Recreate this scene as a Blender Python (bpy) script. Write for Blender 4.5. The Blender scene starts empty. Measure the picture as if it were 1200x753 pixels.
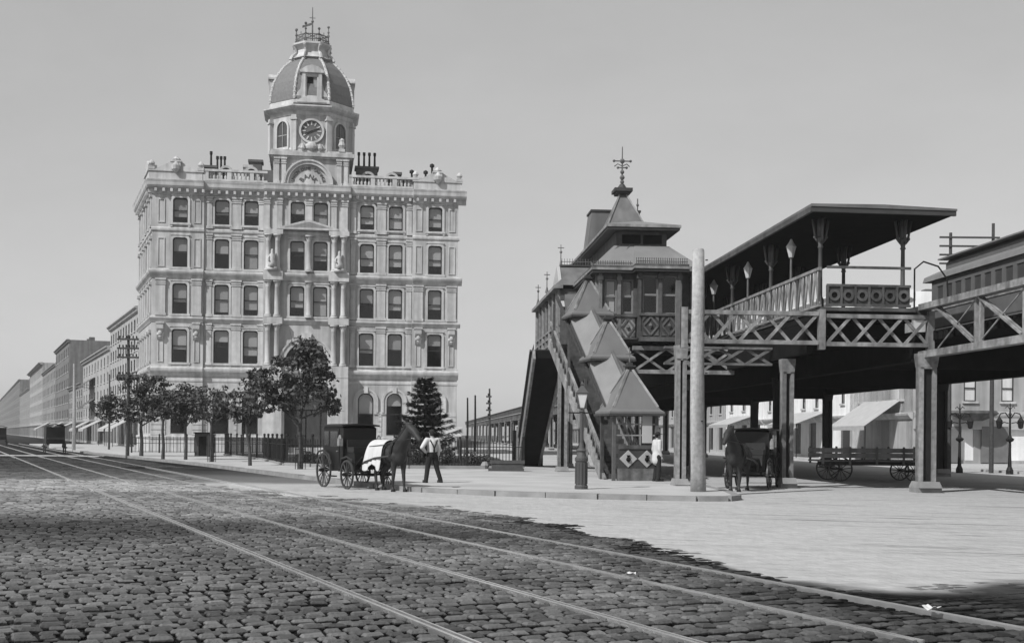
import bpy, math, random
from mathutils import Vector, Matrix, Euler, noise
random.seed(7)
SC = bpy.context.scene
COL = SC.collection
PI = math.pi
R = math.radians

# ------------------------------------------------------------ camera
cam_d = bpy.data.cameras.new('camera')
cam = bpy.data.objects.new('camera', cam_d); COL.objects.link(cam)
cam_d.sensor_width = 36.0
cam_d.lens = 36.0 * 1450 / 1200
cam_d.shift_y = 0.1112
cam_d.clip_start = 0.1
cam_d.clip_end = 6000
cam.matrix_world = Matrix.Translation((0, 0, 1.73)) @ Matrix.Rotation(R(90), 4, 'X') @ Matrix.Rotation(R(0.5), 4, 'Z')
SC.camera = cam

# ------------------------------------------------------------ sky and sun
SUN_AZ = Vector((-0.70, -0.71, 0)).normalized()      # horizontal direction towards the sun
SUN_EL = R(44)
world = bpy.data.worlds.new('World'); SC.world = world
world.use_nodes = True
wn, wl = world.node_tree.nodes, world.node_tree.links
wn.clear()
sky = wn.new('ShaderNodeTexSky'); sky.sky_type = 'NISHITA'; sky.sun_disc = False
sky.sun_elevation = SUN_EL; sky.sun_rotation = math.atan2(SUN_AZ.x, SUN_AZ.y)
sky.dust_density = 1.5; sky.air_density = 1.0; sky.altitude = 0
bw = wn.new('ShaderNodeRGBToBW')
fl = wn.new('ShaderNodeMapRange'); fl.inputs[1].default_value = 0; fl.inputs[2].default_value = 10
fl.inputs[3].default_value = 3.0; fl.inputs[4].default_value = 9.7
bg = wn.new('ShaderNodeBackground'); bg.inputs[1].default_value = 0.1
wo = wn.new('ShaderNodeOutputWorld')
wl.new(sky.outputs[0], bw.inputs[0]); wl.new(bw.outputs[0], fl.inputs[0]); tcw = wn.new('ShaderNodeTexCoord'); vmw = wn.new('ShaderNodeVectorMath'); vmw.operation = 'MULTIPLY'; vmw.inputs[1].default_value = (1, 1, 2.5)
nzw = wn.new('ShaderNodeTexNoise'); nzw.inputs['Scale'].default_value = 2.6; nzw.inputs['Detail'].default_value = 7; nzw.inputs['Roughness'].default_value = .62     # thin uneven haze
mrw = wn.new('ShaderNodeMapRange'); mrw.inputs[1].default_value = .3; mrw.inputs[2].default_value = .7; mrw.inputs[3].default_value = .94; mrw.inputs[4].default_value = 1.06
mlw = wn.new('ShaderNodeMath'); mlw.operation = 'MULTIPLY'
wl.new(tcw.outputs['Generated'], vmw.inputs[0]); wl.new(vmw.outputs[0], nzw.inputs['Vector']); wl.new(nzw.outputs[0], mrw.inputs[0]); wl.new(mrw.outputs[0], mlw.inputs[0]); wl.new(fl.outputs[0], mlw.inputs[1])
wl.new(mlw.outputs[0], bg.inputs[0]); wl.new(bg.outputs[0], wo.inputs[0])
sd = bpy.data.lights.new('sun', 'SUN'); sd.energy = 4.9; sd.angle = R(0.6); sd.color = (1, 1, 1)
sun = bpy.data.objects.new('sun', sd); COL.objects.link(sun)
SUNV = (SUN_AZ * math.cos(SUN_EL) + Vector((0, 0, math.sin(SUN_EL))))
sun.rotation_euler = (-SUNV).to_track_quat('-Z', 'Y').to_euler()
sun.location = (-60, -60, 80)
SC.view_settings.view_transform = 'Standard'; SC.view_settings.look = 'None'
SC.view_settings.exposure = 0.0; SC.view_settings.gamma = 1.0
SC.view_settings.use_curve_mapping = False
SC.render.engine = 'CYCLES'
SC.cycles.max_bounces = 6; SC.cycles.transparent_max_bounces = 12

# ------------------------------------------------------------ materials (monochrome, as the print is)
MATS = {}
def mat(name, v, rough=.8, var=.12, scale=2.0, bump=0.0, bscale=20., spec=.3, metal=0., streak=0., island=0., objrand=0.):
    if name in MATS: return MATS[name]
    v *= .8
    m = bpy.data.materials.new(name); m.use_nodes = True
    n, l = m.node_tree.nodes, m.node_tree.links
    b = n['Principled BSDF']
    b.inputs['Roughness'].default_value = rough; b.inputs['Metallic'].default_value = metal
    b.inputs['Specular IOR Level'].default_value = spec
    tc = n.new('ShaderNodeNewGeometry')
    nz = n.new('ShaderNodeTexNoise'); nz.inputs['Scale'].default_value = scale; nz.inputs['Detail'].default_value = 6
    l.new(tc.outputs['Position'], nz.inputs['Vector'])
    mr = n.new('ShaderNodeMapRange'); mr.inputs[1].default_value = .3; mr.inputs[2].default_value = .7
    mr.inputs[3].default_value = v * (1 - var); mr.inputs[4].default_value = v * (1 + var)
    l.new(nz.outputs[0], mr.inputs[0]); out = mr.outputs[0]
    def mul(sock, lo, hi, src, a=.35, c=.65):
        q = n.new('ShaderNodeMapRange'); q.inputs[1].default_value = a; q.inputs[2].default_value = c
        q.inputs[3].default_value = lo; q.inputs[4].default_value = hi; l.new(src, q.inputs[0])
        mm = n.new('ShaderNodeMath'); mm.operation = 'MULTIPLY'; l.new(sock, mm.inputs[0]); l.new(q.outputs[0], mm.inputs[1])
        return mm.outputs[0]
    if streak:
        vm = n.new('ShaderNodeVectorMath'); vm.operation = 'MULTIPLY'; vm.inputs[1].default_value = (2.2, 2.2, .16)
        l.new(tc.outputs['Position'], vm.inputs[0])
        ns = n.new('ShaderNodeTexNoise'); ns.inputs['Scale'].default_value = 1.0; ns.inputs['Detail'].default_value = 5
        l.new(vm.outputs[0], ns.inputs['Vector']); out = mul(out, 1 - streak, 1 + streak * .3, ns.outputs[0])
    if island: out = mul(out, 1 - island, 1 + island, tc.outputs['Random Per Island'], 0, 1)
    if objrand:
        oi = n.new('ShaderNodeObjectInfo'); out = mul(out, 1 - objrand, 1 + objrand, oi.outputs['Random'], 0, 1)
    l.new(out, b.inputs['Base Color'])
    if bump:
        nb = n.new('ShaderNodeTexNoise'); nb.inputs['Scale'].default_value = bscale; nb.inputs['Detail'].default_value = 5
        l.new(tc.outputs['Position'], nb.inputs['Vector'])
        bp = n.new('ShaderNodeBump'); bp.inputs['Strength'].default_value = bump; bp.inputs['Distance'].default_value = .05
        l.new(nb.outputs[0], bp.inputs['Height']); l.new(bp.outputs[0], b.inputs['Normal'])
    MATS[name] = m
    return m

def glass(name, tint=.55):
    m = bpy.data.materials.new(name); m.use_nodes = True
    n, l = m.node_tree.nodes, m.node_tree.links; n.clear()
    o = n.new('ShaderNodeOutputMaterial'); t = n.new('ShaderNodeBsdfTransparent'); t.inputs[0].default_value = (tint,) * 3 + (1,)
    gl = n.new('ShaderNodeBsdfGlossy'); gl.inputs['Roughness'].default_value = .06; gl.inputs[0].default_value = (.8, .8, .8, 1)
    lw = n.new('ShaderNodeLayerWeight'); pw = n.new('ShaderNodeMath'); pw.operation = 'POWER'; pw.inputs[1].default_value = 4; l.new(lw.outputs['Facing'], pw.inputs[0])
    fr = n.new('ShaderNodeMapRange'); fr.inputs[3].default_value = .05; fr.inputs[4].default_value = .3; l.new(pw.outputs[0], fr.inputs[0])
    g = n.new('ShaderNodeNewGeometry'); nz = n.new('ShaderNodeTexNoise'); nz.inputs['Scale'].default_value = 1.2
    l.new(g.outputs['Position'], nz.inputs['Vector'])
    bp = n.new('ShaderNodeBump'); bp.inputs['Strength'].default_value = .12; l.new(nz.outputs[0], bp.inputs['Height'])
    l.new(bp.outputs[0], gl.inputs['Normal'])
    mx = n.new('ShaderNodeMixShader'); l.new(fr.outputs[0], mx.inputs[0]); l.new(t.outputs[0], mx.inputs[1]); l.new(gl.outputs[0], mx.inputs[2])
    l.new(mx.outputs[0], o.inputs[0]); MATS[name] = m
    return m

STONE = mat('pale_marble', .50, .75, .1, 1.6, .08, 12, streak=.32)
STONE2 = mat('pale_marble_trim', .55, .75, .1, 2.2, .06, 14, streak=.28)
SLATE = mat('dome_slate', .17, .6, .15, 5, .1, 30)
LEAD = mat('roof_lead', .12, .6, .2, 2)
SASH = mat('dark_sash', .035, .5, .1, 3)
BLIND = mat('window_blind', .36, .8, .1, .7, objrand=.25)
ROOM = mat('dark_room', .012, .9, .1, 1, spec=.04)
GLASS = glass('window_glass', .92)
BRICKD = mat('dark_brick', .11, .85, .2, 2, .1, 30)
IRON = mat('painted_iron', .27, .6, .3, 6, .12, 40, streak=.5)
IRONM = mat('painted_iron_mid', .15, .6, .3, 6, .12, 40, streak=.5)
IROND = mat('black_iron', .02, .6, .2, 4, spec=.15)
WOODM = mat('painted_timber', .1, .65, .25, 5, .1, 30, streak=.5)
WOODL = mat('painted_timber_light', .27, .65, .25, 5, .1, 30, streak=.45)
WOODD = mat('painted_timber_dark', .05, .6, .2, 2.2)
TINROOF = mat('tin_roof', .23, .5, .05, 1.2, .01, 10, spec=.3, streak=.08)
TINROOFD = mat('tin_roof_dark', .16, .5, .12, 1.2, .05, 10, streak=.25)
WOODB = mat('black_timber', .012, .9, .3, 2, spec=.04)  # near-black; under the deck it also carries painted-in shade
POLEW = mat('bare_wood_pole', .40, .75, .2, 9, .5, 30, streak=.4)
BARK = mat('bark', .06, .9, .25, 8, .3, 30)
STEEL = mat('worn_rail_steel', .95, .3, .12, 6, spec=.5, metal=.85)
GROOVE = mat('rail_groove', .012, .9)
CREAM = mat('light_wall', .42, .8, .1, 1., streak=.25)
GREYW = mat('grey_wall', .2, .85, .15, 1., streak=.3)
CANVAS = mat('awning_canvas', .68, .8, .08, 2)
def translucent(m, f=.4):
    n, l = m.node_tree.nodes, m.node_tree.links; b = n['Principled BSDF']; o = n['Material Output']
    t = n.new('ShaderNodeBsdfTranslucent'); x = n.new('ShaderNodeMixShader'); x.inputs[0].default_value = f
    l.new(b.inputs['Base Color'].links[0].from_socket, t.inputs[0]); l.new(b.outputs[0], x.inputs[1]); l.new(t.outputs[0], x.inputs[2]); l.new(x.outputs[0], o.inputs[0])
translucent(CANVAS)
KERB = mat('kerb_stone', .26, .8, .2, 2, .15, 20)

# ------------------------------------------------------------ mesh helpers
class MB:
    def __init__(s): s.v = []; s.f = []
    def add(s, vs, fs):
        k = len(s.v); s.v += [tuple(p) for p in vs]; s.f += [tuple(i + k for i in f) for f in fs]; return s
    def box(s, x0, x1, y0, y1, z0, z1):
        return s.add([(x0,y0,z0),(x1,y0,z0),(x1,y1,z0),(x0,y1,z0),(x0,y0,z1),(x1,y0,z1),(x1,y1,z1),(x0,y1,z1)],
              [(0,3,2,1),(4,5,6,7),(0,1,5,4),(1,2,6,5),(2,3,7,6),(3,0,4,7)])
    def bar(s, p0, p1, w, t):
        M = bar_matrix(p0, p1, w, t); c = UNITC
        return s.add([M @ Vector(q) for q in c[0]], c[1])
    def quad(s, *p): return s.add(p, [tuple(range(len(p)))])
    def prism_y(s, pts, y0, y1):                       # polygon in x,z swept along y
        n = len(pts)
        return s.add([(x, y0, z) for x, z in pts] + [(x, y1, z) for x, z in pts],
              [tuple(range(n)), tuple(range(2*n-1, n-1, -1))] + [(i, i+n, (i+1) % n + n, (i+1) % n) for i in range(n)])
    def prism_x(s, pts, x0, x1):                       # polygon in y,z swept along x
        n = len(pts)
        return s.add([(x0, y, z) for y, z in pts] + [(x1, y, z) for y, z in pts],
              [tuple(range(n-1, -1, -1)), tuple(range(n, 2*n))] + [(i, (i+1) % n, (i+1) % n + n, i+n) for i in range(n)])
    def prism_z(s, pts, z0, z1):
        n = len(pts)
        return s.add([(x, y, z0) for x, y in pts] + [(x, y, z1) for x, y in pts],
              [tuple(range(n-1, -1, -1)), tuple(range(n, 2*n))] + [(i, (i+1) % n, (i+1) % n + n, i+n) for i in range(n)])
    def rings(s, rs, close=True):
        n = len(rs[0]); vs = [p for r in rs for p in r]; fs = []
        for k in range(len(rs) - 1):
            for i in range(n):
                j = (i + 1) % n
                fs.append((k*n+i, k*n+j, (k+1)*n+j, (k+1)*n+i))
        if close: fs += [tuple(range(n-1, -1, -1)), tuple(range((len(rs)-1)*n, len(rs)*n))]
        return s.add(vs, fs)
    def tube(s, p0, p1, r0, r1=None, n=8):
        r1 = r0 if r1 is None else r1
        p0, p1 = Vector(p0), Vector(p1); d = (p1 - p0)
        if d.length < 1e-6: return s
        q = d.to_track_quat('Z', 'Y')
        return s.rings([[p + q @ Vector((r*math.cos(2*PI*i/n), r*math.sin(2*PI*i/n), 0)) for i in range(n)] for p, r in ((p0, r0), (p1, r1))])
    def path(s, ps, rs, n=8):
        ps = [Vector(p) for p in ps]
        rr = []; q = None; pd = None
        for k, p in enumerate(ps):
            d = (ps[min(k+1, len(ps)-1)] - ps[max(k-1, 0)]).normalized()
            q = d.to_track_quat('Z', 'Y') if q is None else pd.rotation_difference(d) @ q
            pd = d
            r = rs[k] if isinstance(rs, (list, tuple)) else rs
            rr.append([p + q @ Vector((r*math.cos(2*PI*i/n), r*math.sin(2*PI*i/n), 0)) for i in range(n)])
        return s.rings(rr)
    def lathe(s, prof, cx=0, cy=0, n=12, rot=0, sx=1, sy=1):
        return s.rings([[(cx + sx*max(r, 1e-4)*math.cos(rot+2*PI*i/n), cy + sy*max(r, 1e-4)*math.sin(rot+2*PI*i/n), z) for i in range(n)] for r, z in prof])
    def ball(s, c, rx, ry=None, rz=None, n=10, m=6):
        ry = ry or rx; rz = rz or rx
        return s.rings([[(c[0] + rx*math.sin(PI*k/m)*math.cos(2*PI*i/n) + 1e-5*math.cos(2*PI*i/n), c[1] + ry*math.sin(PI*k/m)*math.sin(2*PI*i/n) + 1e-5*math.sin(2*PI*i/n), c[2] - rz*math.cos(PI*k/m)) for i in range(n)] for k in range(m+1)])
    def mesh(s, name, m, smooth=False):
        me = bpy.data.meshes.new(name); me.from_pydata(s.v, [], s.f)
        if m: me.materials.append(m)
        if smooth: me.polygons.foreach_set('use_smooth', [True]*len(me.polygons))
        me.update(); return me
    def build(s, name, m, parent=None, M=None, smooth=False):
        return put(name, s.mesh(name, m, smooth), parent, M)

UNITC = ([(-.5,-.5,0),(.5,-.5,0),(.5,.5,0),(-.5,.5,0),(-.5,-.5,1),(.5,-.5,1),(.5,.5,1),(-.5,.5,1)],
         [(0,3,2,1),(4,5,6,7),(0,1,5,4),(1,2,6,5),(2,3,7,6),(3,0,4,7)])
def bar_matrix(p0, p1, w, t):
    p0, p1 = Vector(p0), Vector(p1); d = p1 - p0; z = d.normalized()
    up = Vector((0, 1, 0)) if abs(z.y) < .9 else Vector((1, 0, 0))
    x = up.cross(z).normalized(); y = z.cross(x)
    return Matrix(((x.x*w, y.x*t, d.x, p0.x), (x.y*w, y.y*t, d.y, p0.y), (x.z*w, y.z*t, d.z, p0.z), (0, 0, 0, 1)))
_unit = {}
def bar(name, p0, p1, w, t, m, parent):                 # a straight bar: shared mesh, one object each
    if m.name not in _unit:
        _unit[m.name] = MB().add(*UNITC).mesh('bar_' + m.name, m)
    return put(name, _unit[m.name], parent, bar_matrix(p0, p1, w, t))
def put(name, me, parent=None, M=None):
    o = bpy.data.objects.new(name, me); COL.objects.link(o)
    if parent is not None: o.parent = parent
    if M is not None: o.matrix_local = M
    return o
def thing(name, label, cat, loc=(0,0,0), rz=0, group=None):
    o = bpy.data.objects.new(name, None); COL.objects.link(o)
    o.location = loc; o.rotation_euler = (0, 0, rz); o['label'] = label; o['category'] = cat
    o.empty_display_size = .5
    if group: o['group'] = group
    return o
def tag(o, label, cat, group=None):
    o['label'] = label; o['category'] = cat
    if group: o['group'] = group
    return o
def T(x, y, z): return Matrix.Translation((x, y, z))
def RZ(a): return Matrix.Rotation(a, 4, 'Z')
def copy_tree(o, parent=None):
    c = o.copy(); COL.objects.link(c); c.parent = parent
    for ch in list(o.children): copy_tree(ch, c)
    return c

def outline(xa, xb, za, zb, arch, n=10):
    if arch == 'round':
        r = (xb-xa)/2; cx = (xa+xb)/2; zs = zb - r
        return [(xa, za), (xb, za), (xb, zs)] + [(cx + r*math.cos(PI*i/n), zs + r*math.sin(PI*i/n)) for i in range(1, n)] + [(xa, zs)]
    if arch == 'seg':
        c = (xb-xa)*.2
        return [(xa, za), (xb, za), (xb, zb-c*.8), (xb-c*.35, zb-c*.2), (xb-c, zb), (xa+c, zb), (xa+c*.35, zb-c*.2), (xa, zb-c*.8)]
    return [(xa, za), (xb, za), (xb, zb), (xa, zb)]
def wall(mb, x0, x1, z0, z1, ops, y=0., t=.35):
    xs = sorted({x0, x1} | {q for o in ops for q in o[:2]}); zs = sorted({z0, z1} | {q for o in ops for q in o[2:4]})
    for i in range(len(xs)-1):
        for j in range(len(zs)-1):
            cx, cz = (xs[i]+xs[i+1])/2, (zs[j]+zs[j+1])/2
            if not any(o[0] < cx < o[1] and o[2] < cz < o[3] for o in ops):
                mb.quad((xs[i], y, zs[j]), (xs[i+1], y, zs[j]), (xs[i+1], y, zs[j+1]), (xs[i], y, zs[j+1]))
    for xa, xb, za, zb, arch in ops:
        p = outline(xa, xb, za, zb, arch); n = len(p)
        for i in range(n):
            a, b = p[i], p[(i+1) % n]
            mb.quad((a[0], y, a[1]), (a[0], y+t, a[1]), (b[0], y+t, b[1]), (b[0], y, b[1]))
        cx = (xa+xb)/2
        up = [q for q in p[2:]]
        for i in range(len(up)-1):
            a, b = up[i], up[i+1]
            if a[0] > cx+1e-6 or b[0] > cx+1e-6: mb.quad((xb, y, zb), (b[0], y, b[1]), (a[0], y, a[1]))
            if a[0] < cx-1e-6 or b[0] < cx-1e-6: mb.quad((xa, y, zb), (b[0], y, b[1]), (a[0], y, a[1]))
def ring(mb, xa, xb, za, zb, arch, w, y0, y1, bottom=True, n=10):   # moulding or frame that follows an opening
    p = outline(xa, xb, za, zb, arch, n); q = outline(xa-w, xb+w, za-(w if bottom else 0), zb+w, arch, n); k = len(p)
    rng = range(k) if bottom else range(1, k)
    for i in rng:
        j = (i+1) % k
        a, b, c, d = p[i], p[j], q[j], q[i]
        mb.quad((a[0], y0, a[1]), (b[0], y0, b[1]), (c[0], y0, c[1]), (d[0], y0, d[1]))
        mb.quad((d[0], y0, d[1]), (c[0], y0, c[1]), (c[0], y1, c[1]), (d[0], y1, d[1]))
        mb.quad((b[0], y0, b[1]), (a[0], y0, a[1]), (a[0], y1, a[1]), (b[0], y1, b[1]))
_win = {}
def window(parent, M, w, h, arch, blind=.6, sashm=None, blindm=None, mull=False):
    """sash window whose opening has its lower left corner at M; parts frame > blind, pane"""
    sashm = sashm or SASH; blindm = blindm or BLIND
    key = (round(w, 2), round(h, 2), arch, mull, sashm.name)
    if key not in _win:
        a = MB(); ring(a, .07, w-.07, .07, h-.07, arch, .07, -.02, .05)
        a.box(.07, w-.07, -.03, .04, h*.5-.04, h*.5+.04)
        if mull: a.box(w/2-.025, w/2+.025, -.025, .03, .07, h-.07)
        g = MB(); g.quad(*[(x, 0.01, z) for x, z in outline(.06, w-.06, .06, h-.06, arch)])
        _win[key] = (a.mesh('window', sashm), g.mesh('pane', GLASS))
    o = put('window', _win[key][0], parent, M)
    put('pane', _win[key][1], o)
    if blind > .03:
        bk = ('b', round(w, 2), round(h, 2), arch, round(blind*20), blindm.name)
        if bk not in _win:
            z = h*(1 - round(blind*20)/20.)
            g = MB()
            pts = outline(.09, w-.09, max(z, .08), h-.09, arch if h-z > w else 'rect')
            g.quad(*[(x, 0.09, q) for x, q in pts]); g.box(.1, w-.1, .08, .1, max(z, .08), max(z, .08)+.05)
            _win[bk] = g.mesh('blind', blindm)
        put('blind', _win[bk], o)
    return o
def cornice(mb, x0, x1, y, prof):                       # prof: (outward, z) from the bottom up
    mb.prism_x([(y+.02, prof[0][1])] + [(y-o, z) for o, z in prof] + [(y+.02, prof[-1][1])], x0, x1)
_px = {}
def shared(key, fn):
    if key not in _px: _px[key] = fn()
    return _px[key]
# ============================================================ GROUND
def ground_nodes(m, lo, hi, island=False, far=None, rough=.85, bump=.25, bscale=14.):
    n, l = m.node_tree.nodes, m.node_tree.links; b = n['Principled BSDF']
    b.inputs['Roughness'].default_value = rough; b.inputs['Specular IOR Level'].default_value = .06
    ge = n.new('ShaderNodeNewGeometry'); sp = n.new('ShaderNodeSeparateXYZ'); l.new(ge.outputs['Position'], sp.inputs[0])
    def nz(scale, det=5, vec=None):
        q = n.new('ShaderNodeTexNoise'); q.inputs['Scale'].default_value = scale; q.inputs['Detail'].default_value = det
        l.new(vec or ge.outputs['Position'], q.inputs['Vector']); return q.outputs[0]
    def math_(op, a, c, d=None):
        q = n.new('ShaderNodeMath'); q.operation = op
        for i, s in enumerate((a, c, d)):
            if s is None: continue
            if isinstance(s, (int, float)): q.inputs[i].default_value = s
            else: l.new(s, q.inputs[i])
        return q.outputs[0]
    def step(src, a, c):
        q = n.new('ShaderNodeMapRange'); q.interpolation_type = 'SMOOTHSTEP'; q.inputs[1].default_value = a; q.inputs[2].default_value = c
        l.new(src, q.inputs[0]); return q.outputs[0]
    def lerp(f, a, c):
        q = n.new('ShaderNodeMapRange'); l.new(f, q.inputs[0])
        for i, s in ((3, a), (4, c)):
            if isinstance(s, (int, float)): q.inputs[i].default_value = s
            else: l.new(s, q.inputs[i])
        return q.outputs[0]
    X, Y = sp.outputs[0], sp.outputs[1]
    n1 = nz(.22); n2 = nz(1.3); n3 = nz(.07, 3)
    Yd = math_('ADD', Y, math_('MULTIPLY', math_('SUBTRACT', n1, .5), 7.0))
    m1 = math_('MULTIPLY', step(Yd, 23.5, 26.5), math_('SUBTRACT', 1.0, step(Yd, 39, 44)))
    m1 = math_('MULTIPLY', m1, .62)
    fc = n.new('ShaderNodeFloatCurve'); cu = fc.mapping.curves[0]
    pts = [(-12, 34.9), (-5, 34), (0, 27.5), (1.76, 21.6), (2.8, 17.4), (3.5, 14.6), (4.6, 13.7), (6.4, 14.6), (10, 13.4), (20, 12)]
    pp = [((x + 12) / 32., (y - 10) / 25.) for x, y in pts]
    cu.points[0].location = pp[0]; cu.points[1].location = pp[-1]
    for q in pp[1:-1]: cu.points.new(*q)
    fc.mapping.update()
    l.new(math_('DIVIDE', math_('ADD', X, 12.), 32.), fc.inputs['Value'])
    bd = math_('ADD', math_('MULTIPLY', fc.outputs[0], 25.), 10.)
    dd = math_('ADD', math_('SUBTRACT', Y, bd), math_('MULTIPLY', math_('SUBTRACT', n2, .5), 1.6))
    if not island: dd = math_('ADD', dd, math_('MULTIPLY', math_('SUBTRACT', 1.0, step(X, 1.2, 4.2)), 2.2))
    m2 = step(dd, -.4, 1.1)
    m2 = math_('MULTIPLY', m2, math_('SUBTRACT', 1.0, math_('MULTIPLY', step(Yd, 44, 60), step(math_('MULTIPLY', X, -1.0), 3., 9.))))
    m3 = math_('MULTIPLY', step(n1, .48, .66), .22)
    D = math_('MAXIMUM', math_('MAXIMUM', m1, m2), m3)
    tone = math_('MULTIPLY', lerp(n3, .86, 1.14), lerp(math_('MULTIPLY', step(nz(.33, 5), .36, .64), math_('SUBTRACT', 1.0, m2)), 1.0, .66))
    fine = math_('MULTIPLY', lerp(nz(3.5, 8), .76, 1.24), lerp(nz(.55, 6), .9, 1.1))
    tr = n.new('ShaderNodeVectorMath'); tr.operation = 'MULTIPLY'; tr.inputs[1].default_value = (.3, 1.5, 1)   # wheel streaks in the dust
    rot = n.new('ShaderNodeVectorRotate'); rot.rotation_type = 'Z_AXIS'; rot.inputs['Angle'].default_value = .32
    l.new(ge.outputs['Position'], rot.inputs['Vector']); l.new(rot.outputs[0], tr.inputs[0])
    ruts = step(nz(.8, 4, tr.outputs[0]), .36, .47)
    base = lo
    if far is not None: base = lerp(step(Y, 38, 46), lo, far)
    dust = math_('MULTIPLY', lerp(ruts, hi * .93, hi), fine)
    rl = n.new('ShaderNodeVectorMath'); rl.operation = 'MULTIPLY'; rl.inputs[1].default_value = (.045, 1.1, 1); l.new(rot.outputs[0], rl.inputs[0])
    line = math_('SUBTRACT', 1.0, step(math_('ABSOLUTE', math_('SUBTRACT', nz(1.0, 2, rl.outputs[0]), .5), 0), .002, .009))
    line = math_('MULTIPLY', line, step(nz(.16, 3), .42, .55))
    dust = math_('MULTIPLY', dust, lerp(line, 1.0, .45))
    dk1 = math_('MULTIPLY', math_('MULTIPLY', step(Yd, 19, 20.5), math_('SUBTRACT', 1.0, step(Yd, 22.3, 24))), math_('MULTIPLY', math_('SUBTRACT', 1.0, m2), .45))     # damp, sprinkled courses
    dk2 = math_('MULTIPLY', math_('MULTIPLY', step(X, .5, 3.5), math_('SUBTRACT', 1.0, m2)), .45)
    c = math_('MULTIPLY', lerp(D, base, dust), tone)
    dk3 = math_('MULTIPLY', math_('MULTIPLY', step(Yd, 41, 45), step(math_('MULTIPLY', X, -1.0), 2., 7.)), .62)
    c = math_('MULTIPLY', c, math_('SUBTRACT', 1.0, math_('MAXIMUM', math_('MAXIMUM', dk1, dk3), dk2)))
    if island:
        oi = n.new('ShaderNodeObjectInfo')
        r = math_('FRACT', math_('ADD', ge.outputs['Random Per Island'], oi.outputs['Random']), 0)
        c = math_('MULTIPLY', c, lerp(r, .6, 1.35)); c = math_('MULTIPLY', c, lerp(nz(9, 6), .65, 1.35))
        shade_z = math_('ADD', sp.outputs[2], math_('MULTIPLY', math_('SUBTRACT', nz(6, 3), .5), .03)); c = lerp(step(shade_z, .012, .036), lerp(D, .008, hi*.55), c)  # lower sett sides near-black: joint shade painted into the colour
    l.new(c, b.inputs['Base Color'])
    hh = math_('ADD', nz(bscale, 6), math_('MULTIPLY', nz(2.2, 4), 3.0))
    bp = n.new('ShaderNodeBump'); bp.inputs['Strength'].default_value = bump; bp.inputs['Distance'].default_value = .05
    l.new(hh, bp.inputs['Height']); l.new(bp.outputs[0], b.inputs['Normal'])
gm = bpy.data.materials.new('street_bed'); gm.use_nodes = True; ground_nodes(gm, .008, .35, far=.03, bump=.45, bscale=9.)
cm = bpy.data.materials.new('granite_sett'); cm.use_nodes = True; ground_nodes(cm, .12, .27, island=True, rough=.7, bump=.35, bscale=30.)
PAVE = mat('pavement_flags', .45, .85, .16, .5, .12, 8)

street = MB().quad((-3000, -30, 0), (3000, -30, 0), (3000, 5000, 0), (-3000, 5000, 0)).build('street', gm)
street['kind'] = 'structure'

TD = (-.4143, .9101); TC = (.9101, .4143)               # along and across the streetcar line
RAILS = (3.85, 5.57, 7.36, 8.74)
DB = [(-12, 34.9), (-5, 34), (0, 27.5), (1.76, 21.6), (2.8, 17.4), (3.5, 14.6), (4.6, 13.7), (6.4, 14.6), (10, 13.4), (20, 12)]
def dust_edge(x):
    if x <= -5: return 34 - (x+5)*1.5
    for (a, b), (c, d) in zip(DB, DB[1:]):
        if x <= c: return b + (d - b) * (x - a) / (c - a)
    return 12
def sett(mb, cx, cy, L, W, h, ang):
    ca, sa = math.cos(ang), math.sin(ang); r = random.random
    tx, ty = (r()-.5)*.13, (r()-.5)*.12
    vs = []
    jit = [(r()*.16, r()*.24) for _ in range(4)]
    for zf, b in ((-.02, 0.), (h*.6, 0.), (h, min(.02, W*.15))):
        for i, (sx, sy) in enumerate(((-1,-1),(1,-1),(1,1),(-1,1))):
            px = sx*(L/2*(1-jit[i][0])-b); py = sy*(W/2*(1-jit[i][1])-b)
            z = zf + (px*tx + py*ty if zf > 0 else 0)
            vs.append((cx + px*ca - py*sa, cy + px*sa + py*ca, z))
    mb.add(vs, [(8,9,10,11)] + [(b+i, b+(i+1) % 4, b+4+(i+1) % 4, b+4+i) for b in (0, 4) for i in range(4)])
near = []; rest = MB()
ang0 = math.atan2(TC[1], TC[0])
a = 4.0
while a < 92:                                            # courses along the track direction
    pitch = .175 + random.random()*.025 if a < 30 else (.22 if a < 40 else .30)
    cc = -22.0 + random.random()*.3 if a < 60 else -8.0; wob = random.random()*6
    while cc < 22:
        L = .13 + random.random()*.09 if a < 30 else (.24 if a < 40 else .36)
        for q in RAILS:                                   # courses are cut to fit both sides of each rail
            if cc < q - .04 < cc + L + .07: L = max(.08, q - .075 - cc)
            elif q - .05 <= cc < q + .115: cc = q + .115
        c0 = cc + L/2; cc += L + .018 + random.random()*.02
        aa = a + .06*math.sin(c0*.9 + wob) + random.uniform(-.02, .02)
        x = TD[0]*aa + TC[0]*c0; y = TD[1]*aa + TC[1]*c0
        if y < 9.3 or abs(x) > .425*y + .6 or y > 78 or (y > 43 and c0 > 10.5): continue
        e = dust_edge(x)
        nb = noise.noise(Vector((x*.9, y*.9, 0)))
        if x > 10*(y > 60) - 9 - (y-40)*.5 and y > 43: continue
        h = .042 + random.random()*.012
        if 24 < y < 42: h -= .01 + .008*nb
        bur = (y - e + 3.2 + nb*2.2) / 3.4                  # the dust drifts up over the last courses
        if bur > 0 and x > -12: h -= .05*bur
        if random.random() < .03: h *= .5
        if h < .004: continue
        near.append((y*y + x*x*.2, x, y, L, pitch*(.64 + random.random()*.12), h))
    a += pitch
near.sort()
for i, (_, x, y, L, W, h) in enumerate(near):
    ang = ang0 + random.uniform(-.05, .05)
    if L < 0: ang += PI/2; L = -L
    if i < 300:
        m = MB(); sett(m, 0, 0, L, W, h, ang)
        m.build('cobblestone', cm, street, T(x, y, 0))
    else: sett(rest, x, y, L, W, h, ang)
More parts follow.
